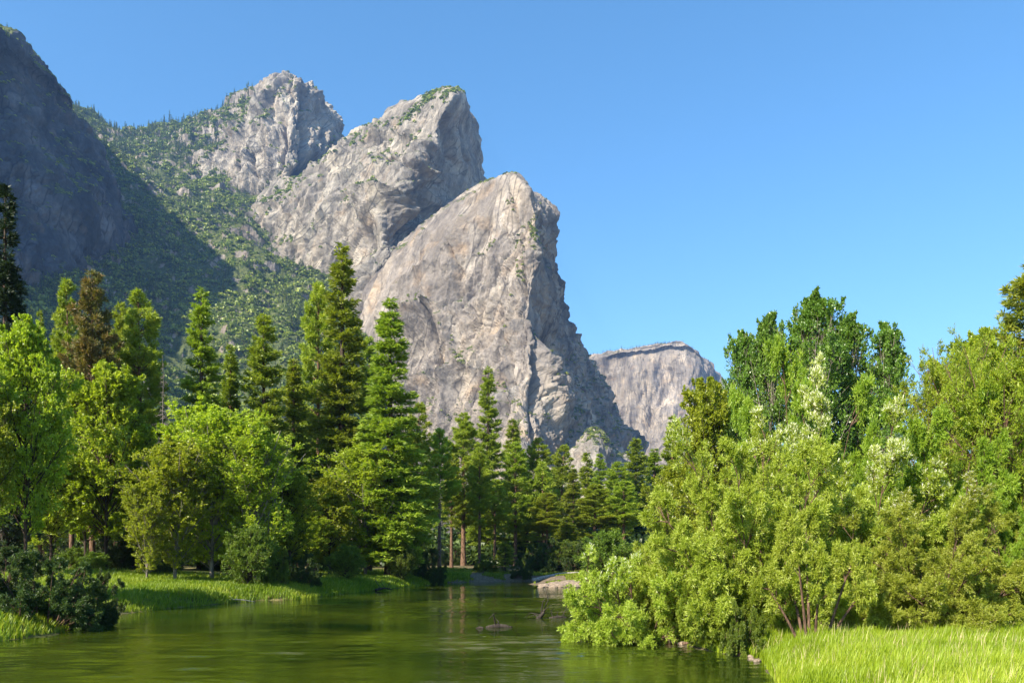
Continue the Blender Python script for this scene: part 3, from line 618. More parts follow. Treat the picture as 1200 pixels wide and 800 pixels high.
def broadleaf(seed, H_, R, zb, mat, bark, nstem=1, limbs=46, subs=9, twigs=10, nleaf=9, leaf=(0.10, 0.07), spread=0.0,
              up2=0.25, openness=0.0, droop=0.0, catkins=0, egg=0.62, trunk_r=None, light=0.0, yshift=0.0, limb_up=(32, 62), lean=(0, 0), stem0=0.22):
    rng = np.random.default_rng(seed)
    # leaders
    if nstem == 1:
        P0 = np.array([[0., 0, -0.3]]); Vv = np.array([[lean[0], lean[1], H_ * 0.93]]); B = np.array([[0.02 * H_, 0.01 * H_, 0.0]])
    else:
        a = np.arange(nstem) * 2.4 + rng.random(nstem) * 0.8; u = np.sqrt((np.arange(nstem) + 0.5) / nstem) * spread
        P0 = np.stack([np.cos(a) * 0.25, np.sin(a) * 0.25, 0 * a - 0.2], 1) * (1 + spread)
        P0[:, 2] = -0.25
        el = np.radians(90 - u * 78); Rr, Hr = R * 0.76, H_ * 1.02
        Ln = 0.95 / ((np.cos(el) / Rr) ** 3 + (np.sin(el) / Hr) ** 3) ** (1 / 3) * (0.88 + 0.18 * rng.random(nstem)) * np.where(u < 0.28, 0.86, 1)
        Vv = np.stack([np.cos(a) * np.cos(el), np.sin(a) * np.cos(el), np.sin(el)], 1) * Ln[:, None]
        Vv[:, 0] += lean[0]; Vv[:, 1] += lean[1]
        B = np.stack([np.cos(a) * 0.12, np.sin(a) * 0.12, -0.16 - 0.1 * u], 1) * (Ln * np.cos(el))[:, None]
        Vv[:, 2] += 0.2 * Ln * np.cos(el) * 0.6
    tr = trunk_r or H_ * 0.010
    wood = [curve_tubes(P0, Vv, B, np.full(len(P0), tr), np.full(len(P0), tr * 0.18), 7, 7)]
    # limbs
    n1 = limbs if nstem == 1 else max(4, limbs // nstem)
    s0 = zb if nstem == 1 else stem0
    pos, V1, s, pi = kids(P0, Vv, B, n1, s0, 0.99, limb_up, 1.0, 0.0, rng, 0.9)
    if nstem == 1:
        t = (s - zb) / (1 - zb); env = R * np.clip(np.sin(math.pi * np.clip(t, 0.02, 1) ** egg), 0.10, 1) ** 0.75
        gn = vnoise(np.stack([V1[:, 0], V1[:, 1], pos[:, 2] * 0.4], 1) * 0.7, seed)
        Ln = env * (0.75 + 0.4 * rng.random(len(s))) * (1 + 0.25 * gn) + 0.35
        V1 = norm(V1) * (Ln * 1.12)[:, None]
    else:
        V1 = norm(V1) * (R * 0.38 * (1.2 - 0.55 * s) * (0.7 + 0.6 * rng.random(len(s))))[:, None]
    B1 = np.zeros_like(V1); B1[:, 2] = (0.18 - droop) * np.linalg.norm(V1, axis=1)
    l1 = np.linalg.norm(V1, axis=1)
    wood.append(curve_tubes(pos, V1, B1, 0.010 + l1 * 0.012, 0.006 + l1 * 0.002, 3, 4))
    p2, V2, s2, i2 = kids(pos, V1, B1, subs, 0.22, 1.0, (22, 60), 0.45, up2 * 0.6, rng)
    B2 = np.zeros_like(V2); B2[:, 2] = -droop * 0.6 * np.linalg.norm(V2, axis=1)
    l2 = np.linalg.norm(V2, axis=1)
    wood.append(curve_tubes(p2, V2, B2, 0.006 + l2 * 0.008, 0.003 + l2 * 0.002, 1, 3))
    if openness > 0:
        kp = vnoise(p2 / 0.9, seed + 9) > (-0.9 + openness); p2, V2, B2 = p2[kp], V2[kp], B2[kp]
    p3, V3, s3, i3 = kids(p2, V2, B2, twigs, 0.15, 1.0, (15, 60), 0.62, up2 * 0.5, rng)
    l3 = np.linalg.norm(V3, axis=1); V3 = V3 * np.clip(l3, 0.18, 0.9)[:, None] / np.maximum(l3, 1e-6)[:, None]
    B3 = np.zeros_like(V3); B3[:, 2] = -droop * 0.5 * np.linalg.norm(V3, axis=1)
    N3 = len(p3); j = np.repeat(np.arange(N3), nleaf); sl = 0.1 + 0.9 * rng.random(len(j))
    Pl = p3[j] + V3[j] * sl[:, None] + B3[j] * (sl * sl)[:, None]
    Dl = norm(V3[j]) * 0.7 + rng.normal(size=(len(j), 3)) * 0.55; Dl[:, 2] -= 0.10 + droop * 0.4
    Vc, Q = cards(Pl, Dl, leaf[0] * (0.65 + 0.7 * rng.random(len(j))), leaf[1], rng, 0.42)
    v = np.clip(0.12 + 0.34 * rng.random(len(p2))[i3][j] + 0.38 * rng.random(len(j)) + 0.10 * rng.random(N3)[j] + light, 0, 1)
    mats = [mat]; mi = np.zeros(len(Q), np.int32)
    if catkins:
        top = np.argsort(-(p3[:, 2] - 0.25 * np.hypot(p3[:, 0] + R * .2, p3[:, 1])) + rng.normal(size=N3) * R * 0.20)[:catkins]
        jc = np.repeat(top, 5); Dc = V3[jc] + rng.normal(size=(len(jc), 3)) * 0.12; Dc[:, 2] += 0.12
        Pc = p3[jc] + V3[jc] * rng.random(len(jc))[:, None]
        Vk, Qk = cards(Pc, Dc, 0.13, 0.035, rng); Vc, Q = merge([(Vc, Q), (Vk, Qk)])
        v = np.concatenate([v, rng.random(len(Qk))]); mats.append(M_FLUFF); mi = np.concatenate([mi, np.ones(len(Qk), np.int32)])
    TV, TQ = merge(wood)
    R = float(np.percentile(np.hypot(Vc[:, 0] - Vc[:, 0].mean(), Vc[:, 1] - Vc[:, 1].mean()), 95)); H_ = float(np.percentile(Vc[:, 2], 99.8))
    print("leaves", len(Q))
    return (mesh_np("leafy_crown", Vc, Q, mats, fattr={"v": v}, midx=mi), mesh_np("leafy_trunk", TV, TQ, bark, smooth_sh=True), H_, R)

def bare_tree(seed, H_, R, bark, n=90):
    rng = np.random.default_rng(seed); t = rng.random(n); z = H_ * (0.18 + 0.8 * t); a = rng.random(n) * 6.283
    r = R * (1 - t) ** 0.7 * (0.4 + 0.7 * rng.random(n)); b0 = np.stack([0 * a, 0 * a, z], 1)
    V1 = np.stack([np.cos(a), np.sin(a), 0.15 + 0 * a], 1) * r[:, None]; B1 = np.zeros_like(V1); B1[:, 2] = -0.25 * r
    zz = np.linspace(-0.3, H_, 10); ax = np.stack([0.12 * np.sin(zz), 0.1 * np.cos(zz * .7), zz], 1); rr = H_ * 0.011 * (1 - np.clip(zz, 0, H_) / H_) + 0.03
    tr = tubes(ax[:-1], ax[1:], rr[:-1], rr[1:], 6)
    p2, V2, _, _ = kids(b0, V1, B1, 5, 0.3, 1, (25, 60), 0.45, 0.1, rng)
    cr = merge([curve_tubes(b0, V1, B1, 0.03 + r * .012, 0.012 + 0 * r, 3, 3), tubes(p2, p2 + V2, np.full(len(p2), .02), np.full(len(p2), .008), 3)])
    return (mesh_np("bare_branches", *cr, bark), mesh_np("bare_trunk", *tr, bark, smooth_sh=True), H_, R)

def plant(proto, name, x, y, H_=None, R=None, rot=0.0, tilt=(0, 0), label=None, cat="tree", group=None, z=None, crown="crown", trunk="trunk"):
    e = bpy.data.objects.new(name, None); COL.objects.link(e); e.empty_display_size = 0.5
    e.location = (x, y, Hs(x, y) if z is None else z)
    sz = (H_ / proto[2]) if H_ else 1.0; sx = (R / proto[3]) if R else sz
    e.scale = (sx, sx, sz); e.rotation_euler = (tilt[0], tilt[1], rot)
    obj(crown, proto[0], e); obj(trunk, proto[1], e)
    return tag(e, label, cat, group)
def plant_px(proto, name, px, top, Y, hw, label, cat="tree", group=None, rot=None, **kw):
    x = (px - 600.0) / F * Y; g = Hs(x, Y)
    Ht = (HY - top) / F * Y + CZ - g; R = hw / F * Y
    if rot is None: rot = (px * 0.37 + top * 0.11) % 6.28
    return plant(proto, name, x, Y, Ht, R, rot, label=label, cat=cat, group=group, **kw)
print("plants start", round(time.time() - T0, 1))
# ------------------------------------------------------------------ prototypes of the valley trees
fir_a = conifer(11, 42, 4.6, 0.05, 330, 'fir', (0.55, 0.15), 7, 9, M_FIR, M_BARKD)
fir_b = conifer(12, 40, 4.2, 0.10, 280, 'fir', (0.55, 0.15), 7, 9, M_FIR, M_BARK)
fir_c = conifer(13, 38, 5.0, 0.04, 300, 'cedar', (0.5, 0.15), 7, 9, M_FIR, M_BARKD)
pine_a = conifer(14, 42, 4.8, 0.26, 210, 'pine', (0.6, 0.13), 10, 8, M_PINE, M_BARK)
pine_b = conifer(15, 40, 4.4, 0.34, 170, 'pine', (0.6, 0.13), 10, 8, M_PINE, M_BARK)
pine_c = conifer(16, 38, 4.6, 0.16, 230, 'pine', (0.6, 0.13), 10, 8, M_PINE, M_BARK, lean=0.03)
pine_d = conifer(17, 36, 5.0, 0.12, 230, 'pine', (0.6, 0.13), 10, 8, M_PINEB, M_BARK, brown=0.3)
fir_shaded = conifer(18, 32, 3.2, 0.05, 260, 'fir', (0.45, 0.11), 8, 11, M_SHADEFIR, M_BARKD)
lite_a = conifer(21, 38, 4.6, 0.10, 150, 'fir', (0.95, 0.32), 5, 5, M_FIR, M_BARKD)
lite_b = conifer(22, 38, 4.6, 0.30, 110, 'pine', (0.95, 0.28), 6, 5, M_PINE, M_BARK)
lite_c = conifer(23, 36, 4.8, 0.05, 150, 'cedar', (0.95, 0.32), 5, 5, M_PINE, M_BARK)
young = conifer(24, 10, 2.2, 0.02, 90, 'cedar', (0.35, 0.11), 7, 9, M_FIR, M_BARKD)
print("conifers", round(time.time() - T0, 1))
LEFT = "conifers on the left bank"
def con(proto, px, top, Y, hw, label, group=LEFT, **kw):
    hw = hw * 1.22
    return plant_px(proto, "conifer_tree", px, top, Y, hw, label, "conifer", group, **kw)
con(fir_shaded, 6, 214, 62, 30, "very dark tall conifer at the left edge, standing alone before the shaded slope")
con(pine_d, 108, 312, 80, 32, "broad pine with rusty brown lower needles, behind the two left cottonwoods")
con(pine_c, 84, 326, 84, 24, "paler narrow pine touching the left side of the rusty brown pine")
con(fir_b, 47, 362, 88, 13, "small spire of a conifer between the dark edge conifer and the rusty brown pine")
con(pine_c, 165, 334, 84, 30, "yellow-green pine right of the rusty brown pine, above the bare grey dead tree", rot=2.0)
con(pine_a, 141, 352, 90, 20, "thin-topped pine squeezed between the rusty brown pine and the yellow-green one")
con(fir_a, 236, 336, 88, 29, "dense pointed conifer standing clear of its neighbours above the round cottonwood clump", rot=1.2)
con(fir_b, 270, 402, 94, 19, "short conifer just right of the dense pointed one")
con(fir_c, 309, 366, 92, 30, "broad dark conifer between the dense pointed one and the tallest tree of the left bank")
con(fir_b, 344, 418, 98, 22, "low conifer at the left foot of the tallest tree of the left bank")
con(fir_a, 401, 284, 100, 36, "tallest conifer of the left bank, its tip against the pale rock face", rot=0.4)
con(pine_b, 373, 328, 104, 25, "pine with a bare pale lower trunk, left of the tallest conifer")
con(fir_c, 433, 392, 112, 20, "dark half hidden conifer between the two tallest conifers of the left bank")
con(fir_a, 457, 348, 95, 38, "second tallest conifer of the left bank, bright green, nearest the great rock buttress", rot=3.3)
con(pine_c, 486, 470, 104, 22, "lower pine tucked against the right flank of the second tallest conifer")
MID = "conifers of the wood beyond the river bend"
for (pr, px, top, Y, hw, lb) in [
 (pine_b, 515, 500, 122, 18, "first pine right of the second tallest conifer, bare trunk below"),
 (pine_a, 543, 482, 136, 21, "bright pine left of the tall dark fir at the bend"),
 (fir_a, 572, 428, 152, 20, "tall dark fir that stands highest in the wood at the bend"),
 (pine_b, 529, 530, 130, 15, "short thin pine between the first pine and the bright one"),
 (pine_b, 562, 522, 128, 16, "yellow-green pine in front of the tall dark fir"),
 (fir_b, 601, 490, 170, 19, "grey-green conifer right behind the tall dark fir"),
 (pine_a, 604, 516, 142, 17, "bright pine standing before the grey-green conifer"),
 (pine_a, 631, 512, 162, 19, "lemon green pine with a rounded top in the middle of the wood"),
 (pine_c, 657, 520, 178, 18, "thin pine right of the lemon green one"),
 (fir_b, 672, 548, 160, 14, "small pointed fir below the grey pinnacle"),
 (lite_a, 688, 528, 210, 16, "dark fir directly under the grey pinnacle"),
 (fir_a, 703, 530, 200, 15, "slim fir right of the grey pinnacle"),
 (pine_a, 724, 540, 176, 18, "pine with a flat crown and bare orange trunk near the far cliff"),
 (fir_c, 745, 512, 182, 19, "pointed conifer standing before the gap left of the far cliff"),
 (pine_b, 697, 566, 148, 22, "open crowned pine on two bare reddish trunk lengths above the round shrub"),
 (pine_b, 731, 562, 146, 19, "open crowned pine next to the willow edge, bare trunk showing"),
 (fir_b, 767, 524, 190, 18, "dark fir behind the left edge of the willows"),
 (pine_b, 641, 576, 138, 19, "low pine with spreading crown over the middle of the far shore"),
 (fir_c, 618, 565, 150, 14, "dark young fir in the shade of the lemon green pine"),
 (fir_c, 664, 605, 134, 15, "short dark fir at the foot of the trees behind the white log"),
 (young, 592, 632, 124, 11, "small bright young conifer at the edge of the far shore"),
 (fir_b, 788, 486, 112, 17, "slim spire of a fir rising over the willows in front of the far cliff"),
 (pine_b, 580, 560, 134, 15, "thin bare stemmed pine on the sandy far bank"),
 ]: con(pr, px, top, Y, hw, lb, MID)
con(pine_c, 1200, 296, 62, 46, "tall dark pine at the right edge rising above the willows", "conifers behind the willows")
con(fir_a, 1262, 350, 80, 40, "conifer just outside the right edge behind the willows", "conifers behind the willows")
# filler conifers: rows receding behind the front rank, and on both sides
rng = np.random.default_rng(77); FILL = "conifers deep in the wood behind the front rank"
spots = []
def try_spot(x, y, dmin):
    for (a, b) in spots:
        if (a - x) ** 2 + (b - y) ** 2 < dmin * dmin: return False
    spots.append((x, y)); return True
def front(px):      # how high the front rank may show, in rows of the photograph
    return float(np.interp(px, [-80, 60, 200, 330, 420, 500, 560, 640, 740, 800, 900, 1280], [430, 430, 470, 470, 470, 545, 548, 558, 560, 560, 520, 480]))
nfill = 0; tries = 0
while nfill < 120 and tries < 6000:
    tries += 1
    px = rng.uniform(-60, 1260); Y = rng.uniform(112, 420) if px < 820 else rng.uniform(75, 260)
    if px < 500: Y = rng.uniform(100, 330)
    if 500 < px < 800 and Y < 140: continue
    x = (px - 600) / F * Y
    if not try_spot(x, Y, 5.0 + Y * 0.02): continue
    top = front(px) + rng.uniform(0, 45); Hh = (HY - top) / F * Y
    if Hh < 14: Hh = 14 + rng.random() * 8
    Hh = min(Hh, 46); pr = [lite_a, lite_b, lite_c, pine_b if Y < 200 else lite_b][rng.integers(4)]
    plant(pr, "conifer_tree", x, Y, Hh, max(2.6, Hh * rng.uniform(0.09, 0.13)), rng.random() * 6.28,
          label="conifer among others in the dim wood behind the front rank of trees", cat="conifer", group=FILL)
    nfill += 1
# off frame, left and behind: unseen conifers added to shade the left bank
for (x, y, h, r) in [(-46, 20, 20, 4), (-54, 30, 24, 4)]:
    plant(lite_a, "conifer_tree", x, y, h, r, x, label="unseen conifer added outside the left edge to shade the left bank", cat="conifer", group="added conifers outside the left edge")
print("conifers placed", round(time.time() - T0, 1))

# ------------------------------------------------------------------ bare trees
M_SNAG = bark_mat('grey_snag_wood', (0.09, 0.075, 0.065), (0.22, 0.19, 0.17), 10)
snag = bare_tree(31, 20, 3.4, M_SNAG, 190)
for (px, top, Y, hw, lb) in [(191, 416, 80, 20, "bare grey dead tree with short branches below the yellow-green pine"),
                             (516, 556, 116, 8, "thin grey snag at the left end of the wood at the bend")]:
    plant_px(snag, "dead_tree", px, top, Y, hw, lb, "dead tree", "bare dead trees", crown="branches")

# ------------------------------------------------------------------ broadleaf trees on the left bank
cw_a = broadleaf(41, 16, 3.6, 0.16, M_COTT, M_BARKD, limbs=110, subs=11, twigs=8, nleaf=8, leaf=(0.16, 0.125), limb_up=(28, 62), openness=0.35)
cw_b = broadleaf(42, 14, 3.0, 0.14, M_COTT, M_BARKD, limbs=90, subs=10, twigs=8, nleaf=8, leaf=(0.18, 0.14), openness=0.35, limb_up=(25, 58))
cw_c = broadleaf(43, 15, 3.9, 0.08, M_COTT, M_BARKL, limbs=110, subs=11, twigs=8, nleaf=8, leaf=(0.16, 0.12), limb_up=(20, 52), light=0.08, openness=0.35)
BL = "cottonwoods on the left bank"
def cot(proto, px, top, Y, hw, label, group=BL, name="cottonwood_tree", cat="tree", **kw):
    return plant_px(proto, name, px, top, Y, hw, label, cat, group, **kw)
cot(cw_a, 30, 372, 47, 46, "big bright cottonwood at the left edge, taller than the one beside it")
cot(cw_a, -28, 420, 44, 40, "cottonwood cut by the left edge of the view", rot=2)
cot(cw_b, 124, 424, 72, 46, "open cottonwood with two dark leaning trunks on the dry meadow", rot=1.0)
cot(cw_b, 100, 455, 78, 32, "slighter cottonwood behind the one with two dark trunks", rot=3.0)
cot(cw_c, 205, 512, 66, 42, "leftmost pale-stemmed tree of the round cottonwood clump")
cot(cw_c, 248, 468, 70, 52, "tallest tree of the round cottonwood clump, in its middle", rot=1.5)
cot(cw_c, 300, 492, 70, 46, "tree on the right shoulder of the round cottonwood clump", rot=3.1)
cot(cw_a, 340, 545, 76, 32, "low dark leaved tree closing the round cottonwood clump on the right")
cot(cw_c, 172, 560, 64, 26, "small sapling at the left foot of the round cottonwood clump", rot=5)
cot(cw_a, 60, 520, 70, 40, "shaded cottonwood filling the gap under the two big left ones", rot=4)
cot(cw_b, 160, 500, 84, 34, "cottonwood in the second row between the two-trunked one and the round clump", rot=4.4)
cot(cw_c, 428, 515, 95, 46, "wide light green tree at the foot of the second tallest conifer", rot=0.7)
cot(cw_b, 386, 560, 90, 30, "thin leaved tree beside the bare pale pine trunk", rot=2.2)
cot(cw_a, 484, 560, 108, 30, "shaded broadleaf tree where the left bank meets the bend", rot=2.9)
cot(cw_a, 356, 600, 86, 28, "low shaded tree right of the round cottonwood clump", rot=0.2)
cwd_a = broadleaf(44, 22, 4.8, 0.15, M_COTTD, M_BARKL, limbs=100, subs=11, twigs=9, nleaf=9, leaf=(0.18, 0.14), limb_up=(12, 38), openness=0.5)
BR = "dark leaved cottonwoods behind the willows"
cot(cwd_a, 951, 342, 60, 38, "tallest dark leaved cottonwood above the willows", BR)
cot(cwd_a, 905, 366, 62, 28, "dark leaved cottonwood with finger-like tops, left of the tallest", BR, rot=2)
cot(cwd_a, 872, 388, 64, 26, "leftmost slim cottonwood above the willows", BR, rot=4)
cot(cwd_a, 994, 368, 63, 32, "dark leaved cottonwood close to the right of the tallest", BR, rot=1)
cot(cwd_a, 1036, 380, 62, 30, "rightmost dark leaved cottonwood, lower rounded top", BR, rot=5)
cot(cw_b, 832, 444, 60, 36, "loose leafy tree between the far cliff and the willows", BR, rot=2.5)
cot(cw_a, 1150, 388, 48, 52, "broad leafy tree behind the right willows below the edge pine", BR, rot=1.1)
cot(cw_a, 792, 540, 70, 30, "shaded leafy tree behind the left flank of the willows", BR, rot=0.6)
cot(cw_a, 1240, 430, 44, 50, "leafy tree cut by the right edge of the view", BR, rot=3.6)
print("cottonwoods", round(time.time() - T0, 1))

# ------------------------------------------------------------------ willows on the right bank
LW = (0.125, 0.030)
def wil(seed, H_, R, mat, **kw):
    a = dict(nstem=30, limbs=300, subs=17, twigs=8, nleaf=11, leaf=LW, spread=0.93, droop=0.06, trunk_r=0.045, up2=0.3, limb_up=(16, 55)); a.update(kw)
    return broadleaf(seed, H_, R, 0, mat, M_BARKR, **a)
wi_a = wil(51, 8.5, 4.2, M_WIL, catkins=260); wi_b = wil(52, 10, 4.0, M_WIL, catkins=2600)
wi_g = wil(53, 7.5, 3.5, M_WILG, openness=0.15); wi_y = broadleaf(54, 9, 3.4, 0.2, M_WILY, M_BARKR, limbs=70, subs=11, twigs=9, nleaf=12, leaf=(0.15, 0.04), openness=0.45, limb_up=(25, 70), up2=0.15, egg=0.8)
wi_o = wil(55, 5.5, 1.9, M_WIL, nstem=8, limbs=56, subs=8, openness=0.3, spread=0.5, trunk_r=0.07, stem0=0.58)
wi_low = wil(56, 3.8, 3.1, M_WIL, nstem=24, limbs=170, subs=9, droop=0.2, limb_up=(20, 60), spread=1.0, trunk_r=0.045, catkins=250)
md_bush = broadleaf(59, 5, 2.6, 0.04, M_BUSH, M_BARKD, limbs=90, subs=10, twigs=8, nleaf=8, leaf=(0.15, 0.07), limb_up=(35, 80), egg=0.45)
sm_bush = wil(57, 2.8, 1.6, M_BUSH, nstem=20, limbs=100, limb_up=(25, 70), up2=0.1, droop=0.12, subs=7, twigs=8, nleaf=10, leaf=(0.11, 0.05), spread=0.9, trunk_r=0.03)
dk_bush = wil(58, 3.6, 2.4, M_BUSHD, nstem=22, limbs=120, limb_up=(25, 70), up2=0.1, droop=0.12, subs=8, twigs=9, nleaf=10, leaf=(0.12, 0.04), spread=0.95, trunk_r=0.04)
print("willow protos", round(time.time() - T0, 1))
WG = "willows on the right bank"
def wl(proto, px, top, Y, hw, label, rot=None, **kw):
    return plant_px(proto, "willow_shrub", px, top, Y, hw, label, "willow", WG, rot=rot, **kw)
wl(wi_a, 885, 478, 30, 132, "large round pale green willow in the middle of the right bank", rot=0.3)
wl(wi_b, 1005, 426, 34, 108, "tall willow topped with white fluffy catkins", rot=2.0)
wl(wi_g, 940, 418, 42, 88, "bright green willow dome behind the one with white catkins", rot=1.0)
wl(wi_a, 800, 575, 33, 62, "yellow-green willow at the left flank of the large round one", rot=3.0)
wl(wi_low, 752, 640, 31.5, 88, "low willow whose branches hang out over the river", rot=1.3, tilt=(0, -0.12))
wl(wi_g, 860, 640, 28.5, 60, "green willow low in front of the large round one", rot=4.0)
wl(wi_o, 952, 566, 25.6, 66, "slender willow with bare reddish stems rising at the edge of the grass", rot=0.8)
wl(wi_a, 1085, 562, 27.5, 105, "wide silvery willow on the right behind the bright grass", rot=5.1)
wl(wi_g, 1085, 470, 35, 98, "deep green willow between the catkin willow and the right edge", rot=2.6)
wl(wi_y, 1112, 392, 44, 58, "thin yellowish willow whose crown lets the sky through", rot=0.5)
wl(wi_y, 1178, 400, 34, 62, "yellow-tinged willow high at the right edge", rot=3.5)
wl(wi_g, 1190, 560, 31, 60, "shaded green willow low at the right edge", rot=1.9)
wl(wi_a, 1000, 600, 31, 60, "grey-green willow filling behind the bare reddish stems", rot=1.1)
wl(wi_b, 1270, 500, 32, 80, "willow just beyond the right edge of the view", rot=1.1)
SB = "small shrubs along the banks"
def bush(proto, px, top, Y, hw, label, group=SB, rot=None, **kw):
    return plant_px(proto, "leafy_shrub", px, top, Y, hw, label, "shrub", group, rot=rot, **kw)
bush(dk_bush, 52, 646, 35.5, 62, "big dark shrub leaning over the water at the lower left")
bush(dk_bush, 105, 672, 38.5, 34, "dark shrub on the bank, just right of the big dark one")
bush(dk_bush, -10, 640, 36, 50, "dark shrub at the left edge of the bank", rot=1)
bush(md_bush, 290, 616, 65, 32, "round light shrub in front of the round cottonwood clump")
bush(sm_bush, 322, 643, 67, 17, "small pale yellow shrub beside the round light one")
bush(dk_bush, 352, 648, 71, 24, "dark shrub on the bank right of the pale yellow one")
bush(md_bush, 408, 638, 82, 20, "yellowish shrub below the thin leaved tree")
bush(md_bush, 470, 634, 93, 18, "light shrub on the tip of the left bank")
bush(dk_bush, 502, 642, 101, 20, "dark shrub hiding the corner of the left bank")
bush(md_bush, 710, 622, 104, 34, "round green shrub standing behind the gravel bar")
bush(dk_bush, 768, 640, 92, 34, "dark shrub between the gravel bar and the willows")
bush(dk_bush, 612, 656, 118, 14, "small dark shrub at the left end of the white log")
bush(sm_bush, 568, 650, 124, 14, "small shrub on the sunny far bank")
bush(sm_bush, 872, 706, 26.4, 26, "small blue-green shrub at the water's edge under the willows")
bush(dk_bush, 915, 690, 28.2, 36, "dark low shrub in the shade left of the bare reddish stems")
bush(dk_bush, 640, 632, 128, 26, "dark shrub behind the white log")
bush(dk_bush, 680, 636, 126, 22, "dark shrub behind the right end of the white log")
bush(sm_bush, 625, 640, 130, 12, "pale shrub lit by the sun among the dark ones at the bend")
# undergrowth that closes the wood below the trunks
UG = "undergrowth shrubs in the wood"
rng = np.random.default_rng(5)
for k in range(70):
    px = rng.uniform(-40, 830); Y = rng.uniform(70, 110) if px < 480 else rng.uniform(128, 185)
    x = (px - 600) / F * Y
    if river_sd([x], [Y])[0] < 9: continue
    h = rng.uniform(1.6, 5.0)
    plant([dk_bush, md_bush, dk_bush][k % 3], "leafy_shrub", x, Y, h, h * rng.uniform(0.6, 1.0), rng.random() * 6, label="shrub of the undergrowth below the tree trunks", cat="shrub", group=UG)
print("shrubs", round(time.time() - T0, 1))

# ------------------------------------------------------------------ grass, logs, driftwood
def grass(name, n_, region, hmin, hmax, wdt, mat, label, seed, dens=None):
    rng = np.random.default_rng(seed); x0, x1, y0, y1 = region
    x = rng.uniform(x0, x1, n_); y = rng.uniform(y0, y1, n_); sd = river_sd(x, y)
    k = sd > -0.3
    if dens is not None: k &= dens(x, y, sd) > rng.random(n_)
    x, y = x[k], y[k]; z = H(x, y); P = np.stack([x, y, z - 0.02], 1)
    pn = np.stack([x, y, 0 * x], 1)
    hn = fbm(pn * 0.9, 3, seed) * .5 + .5; h = hmin + (hmax - hmin) * np.clip(hn + rng.normal(size=len(x)) * 0.18, 0, 1.2)
    a = rng.random(len(x)) * 6.283; ln = 0.12 + 0.32 * rng.random(len(x))
    lean = np.stack([np.cos(a), np.sin(a)], 1) * (ln * h)[:, None] + np.array([0.06, 0.0])
    side = np.stack([-np.sin(a + rng.normal(size=len(x)) * .6), np.cos(a), 0 * a], 1) * (wdt * (0.7 + 0.6 * rng.random(len(x))))[:, None] / 2
    mid = P + np.stack([lean[:, 0] * .35, lean[:, 1] * .35, h * .6], 1); tip = P + np.stack([lean[:, 0], lean[:, 1], h], 1)
    V = np.stack([P - side, P + side, mid + side * .8, mid - side * .8, tip], 1).reshape(-1, 3); b = np.arange(len(x)) * 5
    q = np.stack([b, b + 1, b + 2, b + 3], 1); t = np.stack([b + 3, b + 2, b + 4], 1)
    v = np.clip(0.15 + 0.45 * (fbm(pn * 0.35, 2, seed + 4) * .5 + .5) + 0.4 * rng.random(len(x)), 0, 1)
    o = obj(name, mesh_np(name, V, [q, t], mat, fattr={"v": np.concatenate([v, v])})); tag(o, label, "grass", kind="stuff"); return o
grass("grass", 330000, (3.5, 22, 12, 30.5), 0.22, 0.62, 0.022, M_GRASS, "bright yellow-green tall grass at the lower right in full sun", 61)
grass("grass", 260000, (-62, -12, 30, 76), 0.2, 0.55, 0.05, M_GRASSL, "green grass on the left bank with sunny strips", 62, lambda x, y, sd: np.clip(1.25 - sd / 16, 0.05, 1) * (x < -12))
grass("grass", 90000, (-34, -6, 72, 118), 0.25, 0.6, 0.09, M_GRASSL, "grass along the far end of the left bank", 63, lambda x, y, sd: np.clip(1.2 - sd / 10, 0, 1))
grass("grass", 80000, (-12, 22, 90, 128), 0.12, 0.4, 0.10, M_GRASSL, "low grass on the far shore and the gravel bar", 64, lambda x, y, sd: (fbm(np.stack([x, y * .6, 0 * x], 1) * .35, 2, 4) > -0.1) * (sd > np.where(x < 3, 0.3, 1.8)) * 0.95)

